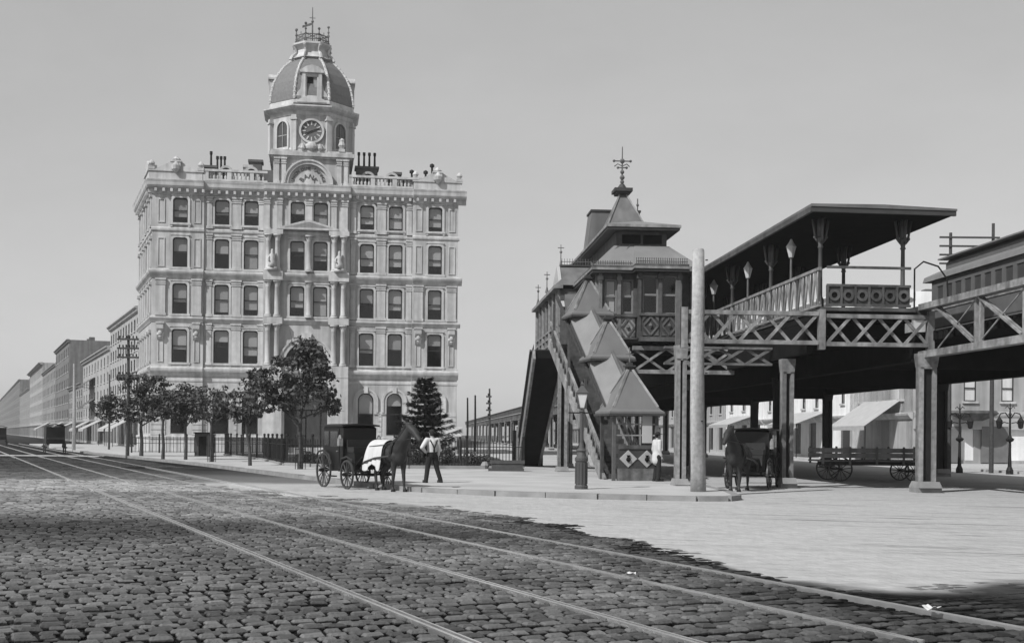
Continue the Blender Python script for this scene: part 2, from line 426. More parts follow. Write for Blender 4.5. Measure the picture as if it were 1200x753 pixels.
o = rest.build('cobblestone_field', cm, street); o['kind'] = 'stuff'

def track(r0, r1, label):
    t = thing('streetcar_track', label, 'rails', (TD[0]*12 + TC[0]*r0, TD[1]*12 + TC[1]*r0, 0))
    for k in (0, r1 - r0):
        ox, oy = TC[0]*k, TC[1]*k
        a0, a1 = -4., 170.
        p = lambda a, c: (TD[0]*a + TC[0]*c + ox, TD[1]*a + TC[1]*c + oy)
        m = MB()
        for c0, c1, z in ((-.02, .017, .056),):
            q = [p(a0, c0), p(a1, c0), p(a1, c1), p(a0, c1)]
            m.prism_z(q, -.02, z)
        rl = m.build('rail', STEEL, t)
        m = MB(); m.prism_z([p(a0, .018), p(a1, .018), p(a1, .075), p(a0, .075)], -.02, .004); m.build('groove', GROOVE, rl)
        m = MB(); m.prism_z([p(a0, .076), p(a1, .076), p(a1, .1), p(a0, .1)], -.02, .05); m.build('guard_lip', STEEL, rl)
    return t
track(RAILS[0], RAILS[1], 'pair of steel streetcar rails nearest the camera, running through the cobbles')
track(RAILS[2], RAILS[3], 'farther pair of steel streetcar rails, nearer the horse cab and elevated station')

# ---- the triangular pavement with its kerb
KP = [(-62, 159), (-47, 126), (-34.1, 98.9), (-23.65, 78.9), (-15.9, 64.1), (-8.76, 48.9), (-5.98, 43.4), (-4.3, 39.6), (-2.6, 37.2), (-.4, 35.3), (2.4, 34.0), (5.0, 33.4), (5.85, 33.6), (6.25, 34.3), (6.4, 36.5), (6.3, 44), (5.4, 60), (2.4, 100), (-1.4, 150)]
pv = MB().prism_z([(-60, 160)][:0] + KP + [(-30, 165)], -.2, .135).build('pavement', PAVE); pv['kind'] = 'structure'
def kerb_run(P, parent, step=1.7, zt=.15, w=.26):
    for (ax, ay), (bx, by) in zip(P, P[1:]):
        d = math.hypot(bx-ax, by-ay); n = max(1, round(d/step)); ux, uy = (bx-ax)/d, (by-ay)/d
        nx, ny = uy, -ux
        for i in range(n):
            s0, s1 = d*i/n + .012, d*(i+1)/n - .012
            q = [(ax+ux*s+nx*k, ay+uy*s+ny*k) for s, k in ((s0, -w*.5), (s1, -w*.5), (s1, w*.5), (s0, w*.5))]
            MB().prism_z(q, -.1, zt + random.uniform(-.012, .012)).build('kerb_stone', KERB, parent)
kerb_run(KP[2:17], pv)
# ---- stepping stones of the crossing on the left
cw = MB().quad((-64, 86.0, .004), (-29, 86.0, .004), (-29, 88.0, .004), (-64, 88.0, .004)).build('crosswalk', mat('crossing_bed', .12, .9), None); cw['kind'] = 'structure'
for i in range(24):
    x = -63.5 + i*1.45
    for y in (86.1, 87.15): MB().box(x, x+1.4, y, y+.8, 0, .05).build('flagstone', mat('crossing_stone', .45, .7, .2, 1), cw)
# ============================================================ THE BANK
BW_, BZ = 24.82, 22.05
bank = thing('bank_building', 'five-storey pale stone bank with a domed clock tower and roof balustrade', 'building', (-29.2, 100, 0), math.atan2(4, 24.5))
SEG = [(0, 4.07, -.25), (4.07, 8.83, 0.), (8.83, 15.84, -.4), (15.84, 21.0, 0.), (21.0, BW_, -.25)]
COLS = [(2.21, 0), (5.49, 1), (7.83, 1), (11.56, 2), (13.43, 2), (17.25, 3), (19.62, 3), (22.9, 4)]
ROWS = [(18.68, 20.7, 'seg', 1.17), (15.1, 17.5, 'seg', 1.17), (11.33, 13.8, 'seg', 1.17), (7.4, 10.1, 'seg', 1.22)]
ops = {i: [] for i in range(5)}
wins = []
for cx, sg in COLS:
    for z0, z1, ar, w in ROWS:
        if sg == 2 and z0 == 7.4: continue
        ops[sg].append((cx-w/2, cx+w/2, z0, z1, ar)); wins.append((cx, sg, z0, z1, ar, w))
for cx, sg in COLS:
    if sg == 2: continue
    w = 1.3; ops[sg].append((cx-w/2, cx+w/2, 1.65, 5.15, 'round')); wins.append((cx, sg, 1.65, 5.15, 'round', w))
ops[2].append((12.36-1.75, 12.36+1.75, .6, 9.2, 'round'))
w_ = MB()
for i, (x0, x1, y) in enumerate(SEG):
    wall(w_, x0, x1, 0, BZ, ops[i], y, .34)
for (a, b), (c, d) in (((4.07, -.25), (4.07, 0)), ((8.83, -.4), (8.83, 0)), ((15.84, -.4), (15.84, 0)), ((21.0, -.25), (21.0, 0))):
    w_.quad((a, b, 0), (a, d, 0), (a, d, BZ), (a, b, BZ))
w_.quad((BW_, -.25, 0), (BW_, 24, 0), (BW_, 24, BZ), (BW_, -.25, BZ))
w_.build('wall', STONE, bank)
for cx, sg, z0, z1, ar, w in wins:
    window(bank, T(cx-w/2, SEG[sg][2]+.15, z0), w, z1-z0, ar, random.choice([.35, .5, .55, .65, .7, .8, .9, .6, .75, 1.0, .45]) if ar != 'round' else random.choice([.3, .5, .15]))
    y = SEG[sg][2]
    def arch_mesh(w=w, h=z1-z0, ar=ar):
        a = MB()
        if ar == 'round':
            ring(a, 0, w, 1.9, h, ar, .22, -.09, .0, False, 14); ring(a, -.22, w+.22, 1.9, h+.22, ar, .16, -.16, .0, False, 14)
            a.box(w/2-.16, w/2+.16, -.24, 0, h-.02, h+.5)
            a.box(-.5, -.0, -.1, 0, 1.75, 1.9); a.box(w, w+.5, -.1, 0, 1.75, 1.9)
        else:
            ring(a, 0, w, 0, h, ar, .17, -.09, .0, False)
            a.box(-.25, w+.25, -.16, 0, -.17, -.002); a.box(-.2, -.02, -.12, 0, -.34, -.171); a.box(w+.02, w+.2, -.12, 0, -.34, -.171)
            a.box(-.17, w+.17, -.13, 0, h+.173, h+.25)
        return a.mesh('architrave', STONE2)
    put('architrave', shared(('arc', w, round(z1-z0, 2), ar), arch_mesh), bank, T(cx-w/2, y, z0))
# dark rooms behind the windows
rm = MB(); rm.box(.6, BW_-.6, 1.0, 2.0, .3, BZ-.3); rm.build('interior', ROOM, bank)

# left flank along the diagonal street
SL = 12.0
FM = RZ(R(-77.87)) @ T(-SL, 0, 0)
so = []; sw = []
for x in (1.6, 3.8, 6.0, 8.2, 10.6):
    for z0, z1, ar, w in ROWS: so.append((x-.55, x+.55, z0, z1, ar)); sw.append((x-.55, z0, z1, ar, 1.1))
    so.append((x-.6, x+.6, 1.65, 5.15, 'round')); sw.append((x-.6, 1.65, 5.15, 'round', 1.2))
s_ = MB(); wall(s_, 0, SL, 0, BZ, so, 0, .3)
s_.build('flank_wall', STONE, bank, FM)
for x, z0, z1, ar, w in sw:
    window(bank, FM @ T(x, .2, z0), w, z1-z0, ar, random.choice([.5, .6, .7]))
for x in (.5, 2.7, 4.9, 7.1, 9.4, 11.6):
    def pm(): 
        a = MB(); a.box(-.28, .28, -.14, 0, 0, 2.7); a.box(-.34, .34, -.2, 0, 0, .2); a.box(-.36, .36, -.24, 0, 2.45, 2.7); return a.mesh('pilaster', STONE2)
    for z in (18.3, 14.9, 11.2, 7.3): put('pilaster', shared('fpil', pm), bank, FM @ T(x, 0, z))
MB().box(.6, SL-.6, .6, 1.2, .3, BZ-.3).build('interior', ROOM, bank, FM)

# belts and cornices
BELTS = [('string_course', [(.05, 17.95), (.18, 18.05), (.2, 18.22), (.1, 18.3)]),
         ('belt_cornice', [(.08, 14.2), (.2, 14.35), (.5, 14.55), (.6, 14.68), (.6, 14.82), (.1, 14.92)]),
         ('string_course', [(.08, 10.65), (.22, 10.8), (.4, 10.95), (.4, 11.08), (.1, 11.15)]),
         ('belt_cornice', [(.1, 6.3), (.25, 6.5), (.55, 6.68), (.62, 6.82), (.62, 6.95), (.15, 7.05), (.15, 7.22)]),
         ('plinth', [(.12, 0), (.12, 1.2), (.2, 1.25), (.2, 1.45), (.05, 1.5)]),
         ('frieze_band', [(.05, 5.85), (.09, 5.9), (.09, 6.05), (.05, 6.1)]),
         ('main_cornice', [(.1, 20.95), (.22, 21.05), (.3, 21.3), (.85, 21.45), (1.0, 21.6), (1.05, 21.85), (1.15, 22.02), (1.15, 22.08), (.2, 22.12)])]
for nm, prof in BELTS:
    prof = [(o*.56, z) for o, z in prof] if nm != 'plinth' else prof
    b = MB()
    for i, (x0, x1, y) in enumerate(SEG):
        if nm == 'plinth' and i == 2: continue
        cornice(b, x0 - (prof[-2][0]*.55 if i == 0 else 0), x1 + (prof[-2][0] if i == 4 else 0), y, prof)
    if nm == 'main_cornice':
        x = .2
        while x < BW_:                                  # modillions too small to part
            y = next(s[2] for s in SEG if s[0] <= x <= s[1]); b.box(x, x+.2, y-.45, y-.05, 21.12, 21.38); x += .62
    if nm == 'plinth':
        for i, (x0, x1, y) in enumerate(SEG):
            if i != 2: c_ = MB(); cornice(c_, x0, x1, y, prof); c_.build(nm, STONE2, bank)
    else: b.build(nm, STONE2, bank)
    f = MB(); cornice(f, -.2, SL + prof[-2][0]*.35, 0, prof)
    if nm == 'main_cornice':
        for k in range(18): f.box(.3+k*.62, .5+k*.62, -.45, -.05, 21.12, 21.38)
    f.build(nm, STONE2, bank, FM)

# pilasters, panels, consoles
def pil(w, h, d=.16, cap=True):
    def f():
        a = MB(); a.box(-w/2, w/2, -d, 0, 0, h)
        a.box(-w/2-.06, w/2+.06, -d-.06, 0, 0, .22)
        if cap:
            a.box(-w/2-.05, w/2+.05, -d-.05, 0, h-.5, h-.42); a.box(-w/2-.08, w/2+.08, -d-.1, 0, h-.14, h)
            a.box(-w/2-.03, w/2+.03, -d-.04, 0, h-.34, h-.15)
        return a.mesh('pilaster', STONE2)
    return shared(('pil', w, h, d, cap), f)
def panel(w, h):
    def f():
        a = MB(); ring(a, -w/2, w/2, 0, h, 'rect', .07, -.06, 0); return a.mesh('wall_panel', STONE2)
    return shared(('pan', w, h), f)
RB = [(18.32, 20.93), (14.93, 17.93), (11.17, 14.18), (7.24, 10.63)]
for sg, xs in ((0, (.72, 3.55)), (4, (21.52, 24.3))):
    y = SEG[sg][2]
    for x in xs:
        for z0, h in ((18.75, 1.75), (15.2, 2.2)): put('wall_panel', panel(.42, h), bank, T(x, y, z0))
        put('pilaster', pil(.72, 3.0), bank, T(x, y, 11.17))
        put('wall_panel', panel(.3, 1.9), bank, T(x, y, 7.5))
        def con():
            a = MB(); a.prism_x([(0, 9.2), (-.12, 9.25), (-.3, 9.6), (-.2, 9.8), (-.42, 10.1), (-.45, 10.5), (0, 10.5)], -.26, .26)
            a.lathe([(.05, 9.3), (.16, 9.45), (.05, 9.6)], 0, -.2, 8); a.box(-.34, .34, -.5, 0, 10.5, 10.62); a.ball((0, -.3, 9.75), .17, .12, .2); return a.mesh('console', STONE2)
        put('console', shared('con', con), bank, T(x, y, 0))
        def cr():
            a = MB(); a.box(-.4, .4, -.1, 0, 18.0, 18.5); return a.mesh('tablet', STONE2)
for sg, xs in ((1, (4.5, 6.66, 8.62)), (3, (16.1, 18.43, 20.75))):
    for x in xs:
        wd = .72 if x in (6.66, 18.43) else .4
        for z0, z1 in RB: put('pilaster', pil(wd, round(z1-z0, 2), .13), bank, T(x, 0, z0))
# rusticated courses of the ground floor
for i, (x0, x1, y) in enumerate(SEG):
    if i == 2: continue
    cxs = [c for c, s in COLS if s == i]
    edges = [x0+.03] + [q for c in cxs for q in (c-1.05, c+1.05)] + [x1-.03]
    for a, b in zip(edges[::2], edges[1::2]):
        if b - a < .15: continue
        z = 1.55
        while z < 3.3: MB().box(a, b, y-.06, y, z, z+.36).build('rusticated_course', STONE2, bank); z += .42
# central bay: paired columns in three storeys
def colmesh(h, r):
    def f():
        a = MB(); a.box(-r*1.4, r*1.4, -r*1.4, r*1.4, 0, .16)
        a.lathe([(r*1.3, .16), (r*1.25, .26), (r, .34), (r*.98, h*.4), (r*.84, h-.55), (r*.95, h-.52), (r*.9, h-.46), (r*1.25, h-.2), (r*1.45, h-.12)], 0, 0, 12)
        a.box(-r*1.5, r*1.5, -r*1.5, r*1.5, h-.12, h)
        return a.mesh('column', STONE2, True)
    return shared(('col', h, r), f)
CY = SEG[2][2]
for z0, z1 in RB[1:]:
    for x in (9.22, 9.95, 14.55, 15.3): put('column', colmesh(round(z1-z0, 2), .21), bank, T(x, CY-.36, z0))
    if z0 > 10: put('column', colmesh(round(z1-z0, 2), .2), bank, T(12.49, CY-.24, z0))
for x in (9.1, 10.1, 14.5, 15.4): put('pilaster', pil(.44, 2.61), bank, T(x, CY, 18.32))
put('pilaster', pil(.5, 2.61), bank, T(12.49, CY, 18.32))
for z0, z1, d in ((17.93, 18.34, .66), (14.18, 14.94, .72), (10.63, 11.19, .68), (6.28, 7.26, .72)):
    for x0, x1 in ((8.85, 10.4), (14.1, 15.75)): MB().box(x0, x1, CY-d, CY, z0+.02, z1-.02).build('entablature_block', STONE2, bank)
for x0, x1 in ((8.85, 10.4), (14.1, 15.75)): MB().box(x0, x1, CY-.7, CY, 0, 6.28).build('pedestal', STONE2, bank)
p = MB(); p.prism_y([(9.9, 18.36), (14.95, 18.36), (14.95, 18.46), (12.45, 19.2), (9.9, 18.46)], CY-.62, CY)
p.prism_y([(10.5, 18.52), (14.3, 18.52), (12.45, 19.0)], CY-.5, CY-.62); p.build('pediment', STONE2, bank)
# great entrance arch
e = MB(); ring(e, 10.6, 14.12, .6, 9.2, 'round', .35, CY-.16, CY, False, 18); ring(e, 10.25, 14.47, .6, 9.55, 'round', .14, CY-.24, CY, False, 18)
e.prism_y([(12.1, 9.1), (12.62, 9.1), (12.78, 9.95), (11.94, 9.95)], CY-.4, CY); e.build('entrance_arch', STONE2, bank)
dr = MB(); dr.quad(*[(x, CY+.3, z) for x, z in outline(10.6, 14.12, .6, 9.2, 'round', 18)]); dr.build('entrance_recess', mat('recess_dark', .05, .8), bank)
d = MB(); d.box(11.2, 12.3, CY+.2, CY+.28, .8, 3.6); d.box(12.42, 13.5, CY+.2, CY+.28, .8, 3.6); d.box(10.7, 14.0, CY+.15, CY+.28, 3.7, 4.0); d.build('entrance_door', WOODD, bank)
# statues beside the pediment window
for x in (9.55, 14.95):
    s = MB(); s.box(x-.4, x+.4, CY-1.0, CY-.5, 14.94, 15.2); s.lathe([(.33, 15.2), (.3, 15.6), (.2, 15.95), (.22, 16.2), (.1, 16.38), (.13, 16.5), (.06, 16.68)], x, CY-.75, 9)
    s.path([(x-.15, CY-.75, 16.2), (x-.34, CY-.95, 15.9), (x-.2, CY-1.02, 15.65)], .07, 6); s.build('statue', STONE2, bank, smooth=True)

# ---- roof: parapet, balustrades, corner pediments, chimneys, dormers
MB().prism_z([(.3, .3), (BW_-.3, .3), (BW_-.3, 22), (-2.2, 22), (-2.1, 11.7)], 21.5, 22.0).build('roof', LEAD, bank)
for x0, x1 in ((4.1, 9.1), (15.7, 20.95)):
    b = MB(); b.box(x0, x1, -.55, -.15, 22.13, 22.3); b.box(x0, x1, -.58, -.12, 22.9, 23.08)
    n = int((x1-x0)/.3)
    for k in range(n):
        x = x0 + .15 + k*.3
        if k % 6 == 0: b.box(x-.17, x+.17, -.54, -.16, 22.3, 22.9)
        else: b.lathe([(.07, 22.3), (.1, 22.5), (.05, 22.72), (.08, 22.9)], x, -.35, 6)
    b.build('balustrade', STONE2, bank)
for x0, x1, y in ((-.3, 4.05, -.25), (20.95, BW_+.3, -.25)):
    c = (x0+x1)/2; b = MB(); b.box(x0+.1, x1-.1, y-.3, y+.3, 22.13, 22.75); b.box(x0, x1, y-.38, y+.3, 22.75, 22.88)
    b.prism_y([(x0+.5, 22.88), (x1-.5, 22.88), (c+.35, 23.55), (c-.35, 23.55)], y-.35, y+.1)
    b.build('parapet_pediment', STONE2, bank)
    f = MB(); f.box(c-.36, c+.36, y-.5, y+.2, 22.9, 23.5); f.box(c-.45, c+.45, y-.55, y+.25, 23.5, 23.62); f.lathe([(.3, 23.62), (.36, 23.75), (.12, 23.98), (.02, 24.05)], c, y-.15, 8); f.lathe([(.05, 22.6), (.3, 22.9), (.32, 23.2), (.1, 23.5)], c, y-.5, 8)
    f.build('cartouche', STONE2, bank, smooth=False)
    for ux in (x0+.25, x1-.25):
        u = MB(); u.box(ux-.25, ux+.25, y-.4, y+.1, 22.88, 23.1); u.lathe([(.1, 23.1), (.26, 23.35), (.2, 23.5), (.06, 23.65)], ux, y-.15, 8); u.build('urn', STONE2, bank)
fp = MB(); fp.box(0, SL, -.3, .3, 22.13, 22.9); fp.box(8, SL+.2, -.4, .3, 22.9, 23.3); fp.prism_y([(8.3, 23.3), (11.9, 23.3), (10.1, 24.0)], -.35, 0); fp.build('flank_parapet', STONE2, bank, FM)
for x, z in ((5.7, 22.13), (7.75, 22.13), (17.33, 22.13), (19.31, 22.13)):
    d = MB(); d.prism_y([(x-.6, z), (x+.6, z), (x+.6, z+1.0)] + [(x+.6*math.cos(PI*i/8), z+1.0+.6*math.sin(PI*i/8)) for i in range(1, 8)] + [(x-.6, z+1.0)], .9, 3.0)
    dm = d.build('roof_dormer', STONE, bank)
    q = MB(); q.quad(*[(xx, .88, zz) for xx, zz in outline(x-.38, x+.38, z+.2, z+1.4, 'round')]); q.build('dormer_pane', ROOM, dm)
for x0, x1, zt, y0, pots in ((3.9, 4.75, 24.0, 2.5, 1), (4.7, 5.6, 23.6, 2.4, 3), (7.1, 7.7, 24.1, 2.2, 0), (7.5, 8.5, 24.7, 2.8, 0), (16.4, 18.2, 24.5, 2.6, 4), (19.6, 20.15, 24.1, 2.5, 0)):
    c = MB(); c.box(x0, x1, y0, y0+1.2, 22, zt-.2); c.box(x0-.12, x1+.12, y0-.12, y0+1.32, zt-.2, zt); 
    ch = c.build('chimney', BRICKD if x0 not in (7.1,) else STONE, bank)
    for k in range(pots):
        xx = x0 + (k+.5)*(x1-x0)/pots
        MB().lathe([(.1, zt), (.08, zt+1.0), (.12, zt+1.05), (.12, zt+1.3)], xx, y0+.6, 8).build('chimney_pot', IROND, ch)
h = MB(); h.box(20.6, 23.9, 3, 6, 22, 23.5); h.box(20.4, 24.1, 2.8, 6.2, 23.5, 23.75); h.build('roof_house', STONE, bank)
for x, hh in ((21.2, .5), (22.4, .5), (22.95, 1.1)): 
    v = MB(); v.lathe([(.09, 23.75), (.09, 23.75+hh), (.2, 23.8+hh), (.2, 24+hh), (.05, 24.1+hh)], x, 3.6, 8); v.build('roof_vent', IROND, bank)
h = MB(); h.box(8.3, 9.6, 1.5, 4, 22, 23.6); h.build('roof_house', LEAD, bank)

# ---- clock tower
TX, TY = 12.62, 3.1
t = MB(); t.box(9.55, 15.75, -.3, 6.4, 22.1, 24.3); t.box(9.35, 15.95, -.5, 6.6, 24.3, 24.45); t.box(9.2, 16.1, -.65, 6.75, 24.45, 24.75); t.box(9.35, 15.95, -.45, 6.5, 24.75, 24.95); t.build('tower_base', STONE, bank)
for x in (9.85, 10.4, 14.9, 15.45): put('pilaster', pil(.36, 2.17, .2), bank, T(x, -.3, 22.13))
AX, AZ = 12.4, 22.14
a = MB()
for r0, r1, y in ((1.86, 2.0, -.95), (1.62, 1.86, -.85)):
    n = 20
    for i in range(n):
        q = [(AX + r*math.cos(PI*k/n), AZ + r*math.sin(PI*k/n)) for r, k in ((r0, i), (r1, i), (r1, i+1), (r0, i+1))]
        a.prism_y(q, y, -.3)
a.build('pediment_arch', STONE2, bank)
a = MB(); a.prism_y([(AX + 1.63*math.cos(PI*k/20), AZ + 1.63*math.sin(PI*k/20)) for k in range(21)], -.6, -.3); ty = a.build('tympanum', STONE, bank)
a = MB(); a.prism_y([(AX + .95*math.cos(PI*k/16), AZ + .95*math.sin(PI*k/16)) for k in range(17)], -.66, -.6); a.build('lettered_panel', STONE2, ty)
LETT = mat('carved_letter', .08, .8)
def letter(ch, size, M, parent):
    cu = bpy.data.curves.new('letter', 'FONT'); cu.body = ch; cu.size = size; cu.extrude = .02; cu.align_x = 'CENTER'; cu.align_y = 'CENTER'
    tmp = bpy.data.objects.new('tmp', cu); COL.objects.link(tmp)
    me = bpy.data.meshes.new_from_object(tmp.evaluated_get(bpy.context.evaluated_depsgraph_get()))
    bpy.data.objects.remove(tmp); me.materials.clear(); me.materials.append(LETT)
    return put('letter', me, parent, M)
def arc_text(s, r, size, y, a0, a1):
    for i, ch in enumerate(s):
        if ch == ' ': continue
        th = a0 + (a1-a0)*i/(len(s)-1)
        letter(ch, size, T(AX + r*math.cos(th), y, AZ + r*math.sin(th)) @ Matrix.Rotation(PI/2 - th, 4, 'Y') @ Matrix.Rotation(PI/2, 4, 'X'), ty)
arc_text('BANK', .62, .55, -.68, PI*.82, PI*.18)
arc_text('UNION DIME SAVINGS', 1.28, .36, -.62, PI*.93, PI*.07)
# octagonal drum
def octa(r, rot=PI/8): return [(TX + r*math.cos(rot+PI/4*i), TY + r*math.sin(rot+PI/4*i)) for i in range(8)]
def oring(prof):
    m = MB(); m.rings([[(x, y, z) for x, y in octa(r/math.cos(PI/8))] for r, z in prof]); return m
oring([(3.3, 24.9), (3.3, 27.9)]).build('drum', STONE, bank)
oring([(3.32, 24.95), (3.45, 24.95), (3.45, 25.2), (3.32, 25.25)]).build('drum_base', STONE2, bank)
oring([(3.3, 27.85), (3.4, 27.95), (3.45, 28.2), (3.8, 28.35), (3.95, 28.5), (3.95, 28.62), (3.5, 28.7), (3.45, 29.15), (3.3, 29.2)]).build('drum_cornice', STONE2, bank)
FO = [T(TX, TY, 0) @ RZ(PI/4*k) @ T(0, -3.3, 0) for k in range(-2, 3)]
for k, M in enumerate(FO):
    if k == 2: continue
    m = MB(); ring(m, -.6, .6, 25.35, 27.5, 'round', .17, -.12, 0, True, 12); m.box(-.85, .85, -.22, 0, 25.1, 25.3); dw = m.build('drum_window', STONE2, bank, M)
    m = MB(); m.quad(*[(x, -.02, z) for x, z in outline(-.6, .6, 25.35, 27.5, 'round')]); m.build('pane', mat('drum_glass', .06, .15, spec=.6), dw)
    m = MB(); m.box(-.04, .04, -.06, -.025, 25.35, 27.45); m.box(-.6, .6, -.06, -.025, 26.3, 26.38); m.build('glazing_bar', WOODL, dw)
for k in range(8):
    a = PI/8 + PI/4*k; r = 3.3/math.cos(PI/8)
    m = MB(); m.box(-.22, .22, -.22, .22, 24.96, 27.86); m.box(-.3, .3, -.3, .3, 27.45, 27.6); m.build('corner_pilaster', STONE2, bank, T(TX + r*math.cos(a), TY + r*math.sin(a), 0) @ RZ(a))
# segmental hoods over the clock faces
for k in (1, 2, 3):
    m = MB(); n = 12; pts = [(-1.5, 28.72)] + [(1.5 - 3.0*i/n, 28.75 + .62*math.sin(PI*i/n)) for i in range(n+1)]
    if k == 2:
        m.prism_y([(x, z) for x, z in pts], -.62, .1); m.prism_y([(x*.8, 28.8+(z-28.72)*.75) for x, z in pts], -.66, -.6)
        m.build('segmental_hood', STONE2, bank, FO[k])
# clock
CL = FO[2] @ T(0, -.02, 26.58)
m = MB(); n = 28
for i in range(n):
    q = [(r*math.cos(2*PI*k/n), r*math.sin(2*PI*k/n)) for r, k in ((.86, i), (1.03, i), (1.03, i+1), (.86, i+1))]; m.prism_y(q, -.22, 0)
ck = m.build('clock', STONE2, bank, CL)
m = MB(); m.prism_y([(.87*math.cos(2*PI*k/n), .87*math.sin(2*PI*k/n)) for k in range(n)], -.08, 0); m.build('clock_face', mat('clock_dial', .13, .6), ck)
for i in range(12):
    a = 2*PI*i/12; bar('numeral', (.48*math.sin(a), -.1, .48*math.cos(a)), (.8*math.sin(a), -.1, .8*math.cos(a)), .1, .03, STONE2, ck)
for a, l0, w in ((R(68), .62, .07), (R(246), .6, .08)):
    bar('clock_hand', (0, -.13, 0), (l0*math.sin(a), -.13, l0*math.cos(a)), w, .03, IROND, ck)
m = MB(); m.prism_y([(-1.15, 25.15), (1.15, 25.15), (.9, 25.5), (-.9, 25.5)], -.2, 0); m.ball((0, -.25, 25.3), .5, .25, .35); m.lathe([(.05, 24.9), (.2, 25.1), (.1, 25.5)], -.7, -.3, 7); m.lathe([(.05, 24.9), (.2, 25.1), (.1, 25.5)], .7, -.3, 7); m.build('clock_cartouche', STONE2, bank, FO[2])
for x in (15.1,):
    u = MB(); u.box(x-.25, x+.25, -.5, 0, 24.95, 25.2); u.lathe([(.12, 25.2), (.3, 25.5), (.2, 25.8), (.22, 25.95), (.05, 26.1)], x, -.25, 8); u.build('urn', STONE2, bank)
# dome: eight curved slopes, ribs, dormers, deck, cresting
dome = [(3.42, 29.2), (3.36, 29.95), (3.18, 30.8), (2.85, 31.6), (2.4, 32.3), (1.9, 32.85), (1.42, 33.2)]
dm = MB()
dm.rings([[(x, y, z) for x, y in octa(r/math.cos(PI/8))] for r, z in dome]); dm.build('dome', SLATE, bank)
for k in range(8):
    a = PI/8 + PI/4*k; cr = []
    for r, z in dome: rr = r/math.cos(PI/8); cr.append((TX + rr*math.cos(a), TY + rr*math.sin(a), z))
    m = MB(); m.path(cr, .11, 6)
    for p0, p1 in zip(cr, cr[1:]):
        for f in (.25, .75): 
            q = Vector(p0).lerp(Vector(p1), f); m.ball(q, .15, .15, .15, 6, 4)
    m.build('dome_rib', STONE2, bank)
for k in (0, 2, 4):
    M = FO[k]
    m = MB(); wall(m, -.85, .85, 29.3, 31.35, [(-.4, .4, 29.5, 31.05, 'rect')], -.12, .3); m.box(-.85, .85, .1, 1.9, 29.3, 31.35); m.box(-1.0, 1.0, -.32, 1.0, 31.35, 31.5)
    m.prism_y([(-1.0, 31.5), (1.0, 31.5), (.5, 31.85), (0, 32.0), (-.5, 31.85)], -.3, 1.5); m.quad((-.85, -.12, 29.3), (-.85, .2, 29.3), (-.85, .2, 31.35), (-.85, -.12, 31.35)); m.quad((.85, -.12, 29.3), (.85, .2, 29.3), (.85, .2, 31.35), (.85, -.12, 31.35))
    for s in (-1, 1): m.box(s*.66-.13, s*.66+.13, -.24, -.12, 29.3, 31.35); m.prism_y([(s*.85, 29.3), (s*1.35, 29.3), (s*1.2, 29.7), (s*.95, 30.0), (s*.85, 30.6)], -.1, .2)
    dd = m.build('dome_dormer', STONE2, bank, M)
    MB().quad((-.4, .06, 29.5), (.12, .06, 29.5), (.12, .06, 31.05), (-.4, .06, 31.05)).build('dormer_opening', ROOM, dd)
    MB().box(.12, .4, .0, .08, 29.5, 31.05).build('shutter', WOODL, dd)
oring([(1.42, 33.15), (1.7, 33.25), (1.45, 33.45), (1.25, 33.75), (1.22, 34.05), (1.5, 34.3), (1.6, 34.4), (1.6, 34.55), (1.2, 34.57)]).build('dome_cap', STONE2, bank)
for k in range(8):
    a = PI/8 + PI/4*k
    m = MB(); m.path([(TX + r*math.cos(a), TY + r*math.sin(a), z) for r, z in ((1.95, 33.1), (1.75, 33.5), (1.45, 33.8), (1.5, 34.1), (1.7, 34.35))], [.16, .14, .1, .13, .12], 6); m.build('cap_scroll', STONE2, bank)
    x, y = TX + 1.45*math.cos(a), TY + 1.45*math.sin(a); x2, y2 = TX + 1.45*math.cos(a+PI/4), TY + 1.45*math.sin(a+PI/4); h = 36.1 if k % 2 else 35.7
    m = MB(); m.tube((x, y, 34.55), (x, y, h), .065, .035, 6)
    for z, r in ((h, .12), (h-.45, .1), (h-.8, .09), (34.7, .12)): m.ball((x, y, z), r, n=6, m=4)
    m.build('crest_post', IRONM, bank)
    m = MB()
    for z in (34.85, 35.25): m.tube((x, y, z), (x2, y2, z), .04, n=5)
    for f in (.17, .33, .5, .67, .83): xx, yy = x + (x2-x)*f, y + (y2-y)*f; m.tube((xx, yy, 34.55), (xx, yy, 35.5 if f == .5 else 35.3), .03, n=4)
    m.tube((x, y, 34.85), (x2, y2, 35.25), .03, n=4); m.tube((x, y, 35.25), (x2, y2, 34.85), .03, n=4); m.build('roof_cresting', IRONM, bank)
m = MB(); m.tube((TX, TY, 34.5), (TX, TY, 37.9), .09, .03, 6); m.prism_y([(TX-.85, 36.1), (TX-.05, 36.4), (TX-.05, 36.6), (TX-.85, 36.3)], TY-.01, TY+.01); m.tube((TX-.25, TY, 37.0), (TX+.25, TY, 37.0), .03, n=5); m.ball((TX, TY, 36.7), .12, n=6, m=4); m.build('flagpole', IRONM, bank)
# area railing in front of the bank
# ============================================================ THE ELEVATED RAILWAY
EA = math.atan(110/1450.)                                # bearing of the avenue
EC, ES = math.cos(EA), math.sin(EA)
OFF = {}
def ething(name, label, cat, x, y, group=None):          # base point in avenue coordinates
    t = thing(name, label, cat, (x*EC - y*ES, x*ES + y*EC, 0), EA, group); OFF[t] = T(-x, -y, 0); return t
def eput(mb, name, m, parent, smooth=False):
    return mb.build(name, m, parent, OFF.get(parent), smooth)
def ebar(name, p0, p1, w, t, m, parent):
    if m.name not in _unit: _unit[m.name] = MB().add(*UNITC).mesh('bar_' + m.name, m)
    M = bar_matrix(p0, p1, w, t); return put(name, _unit[m.name], parent, OFF[parent] @ M if parent in OFF else M)

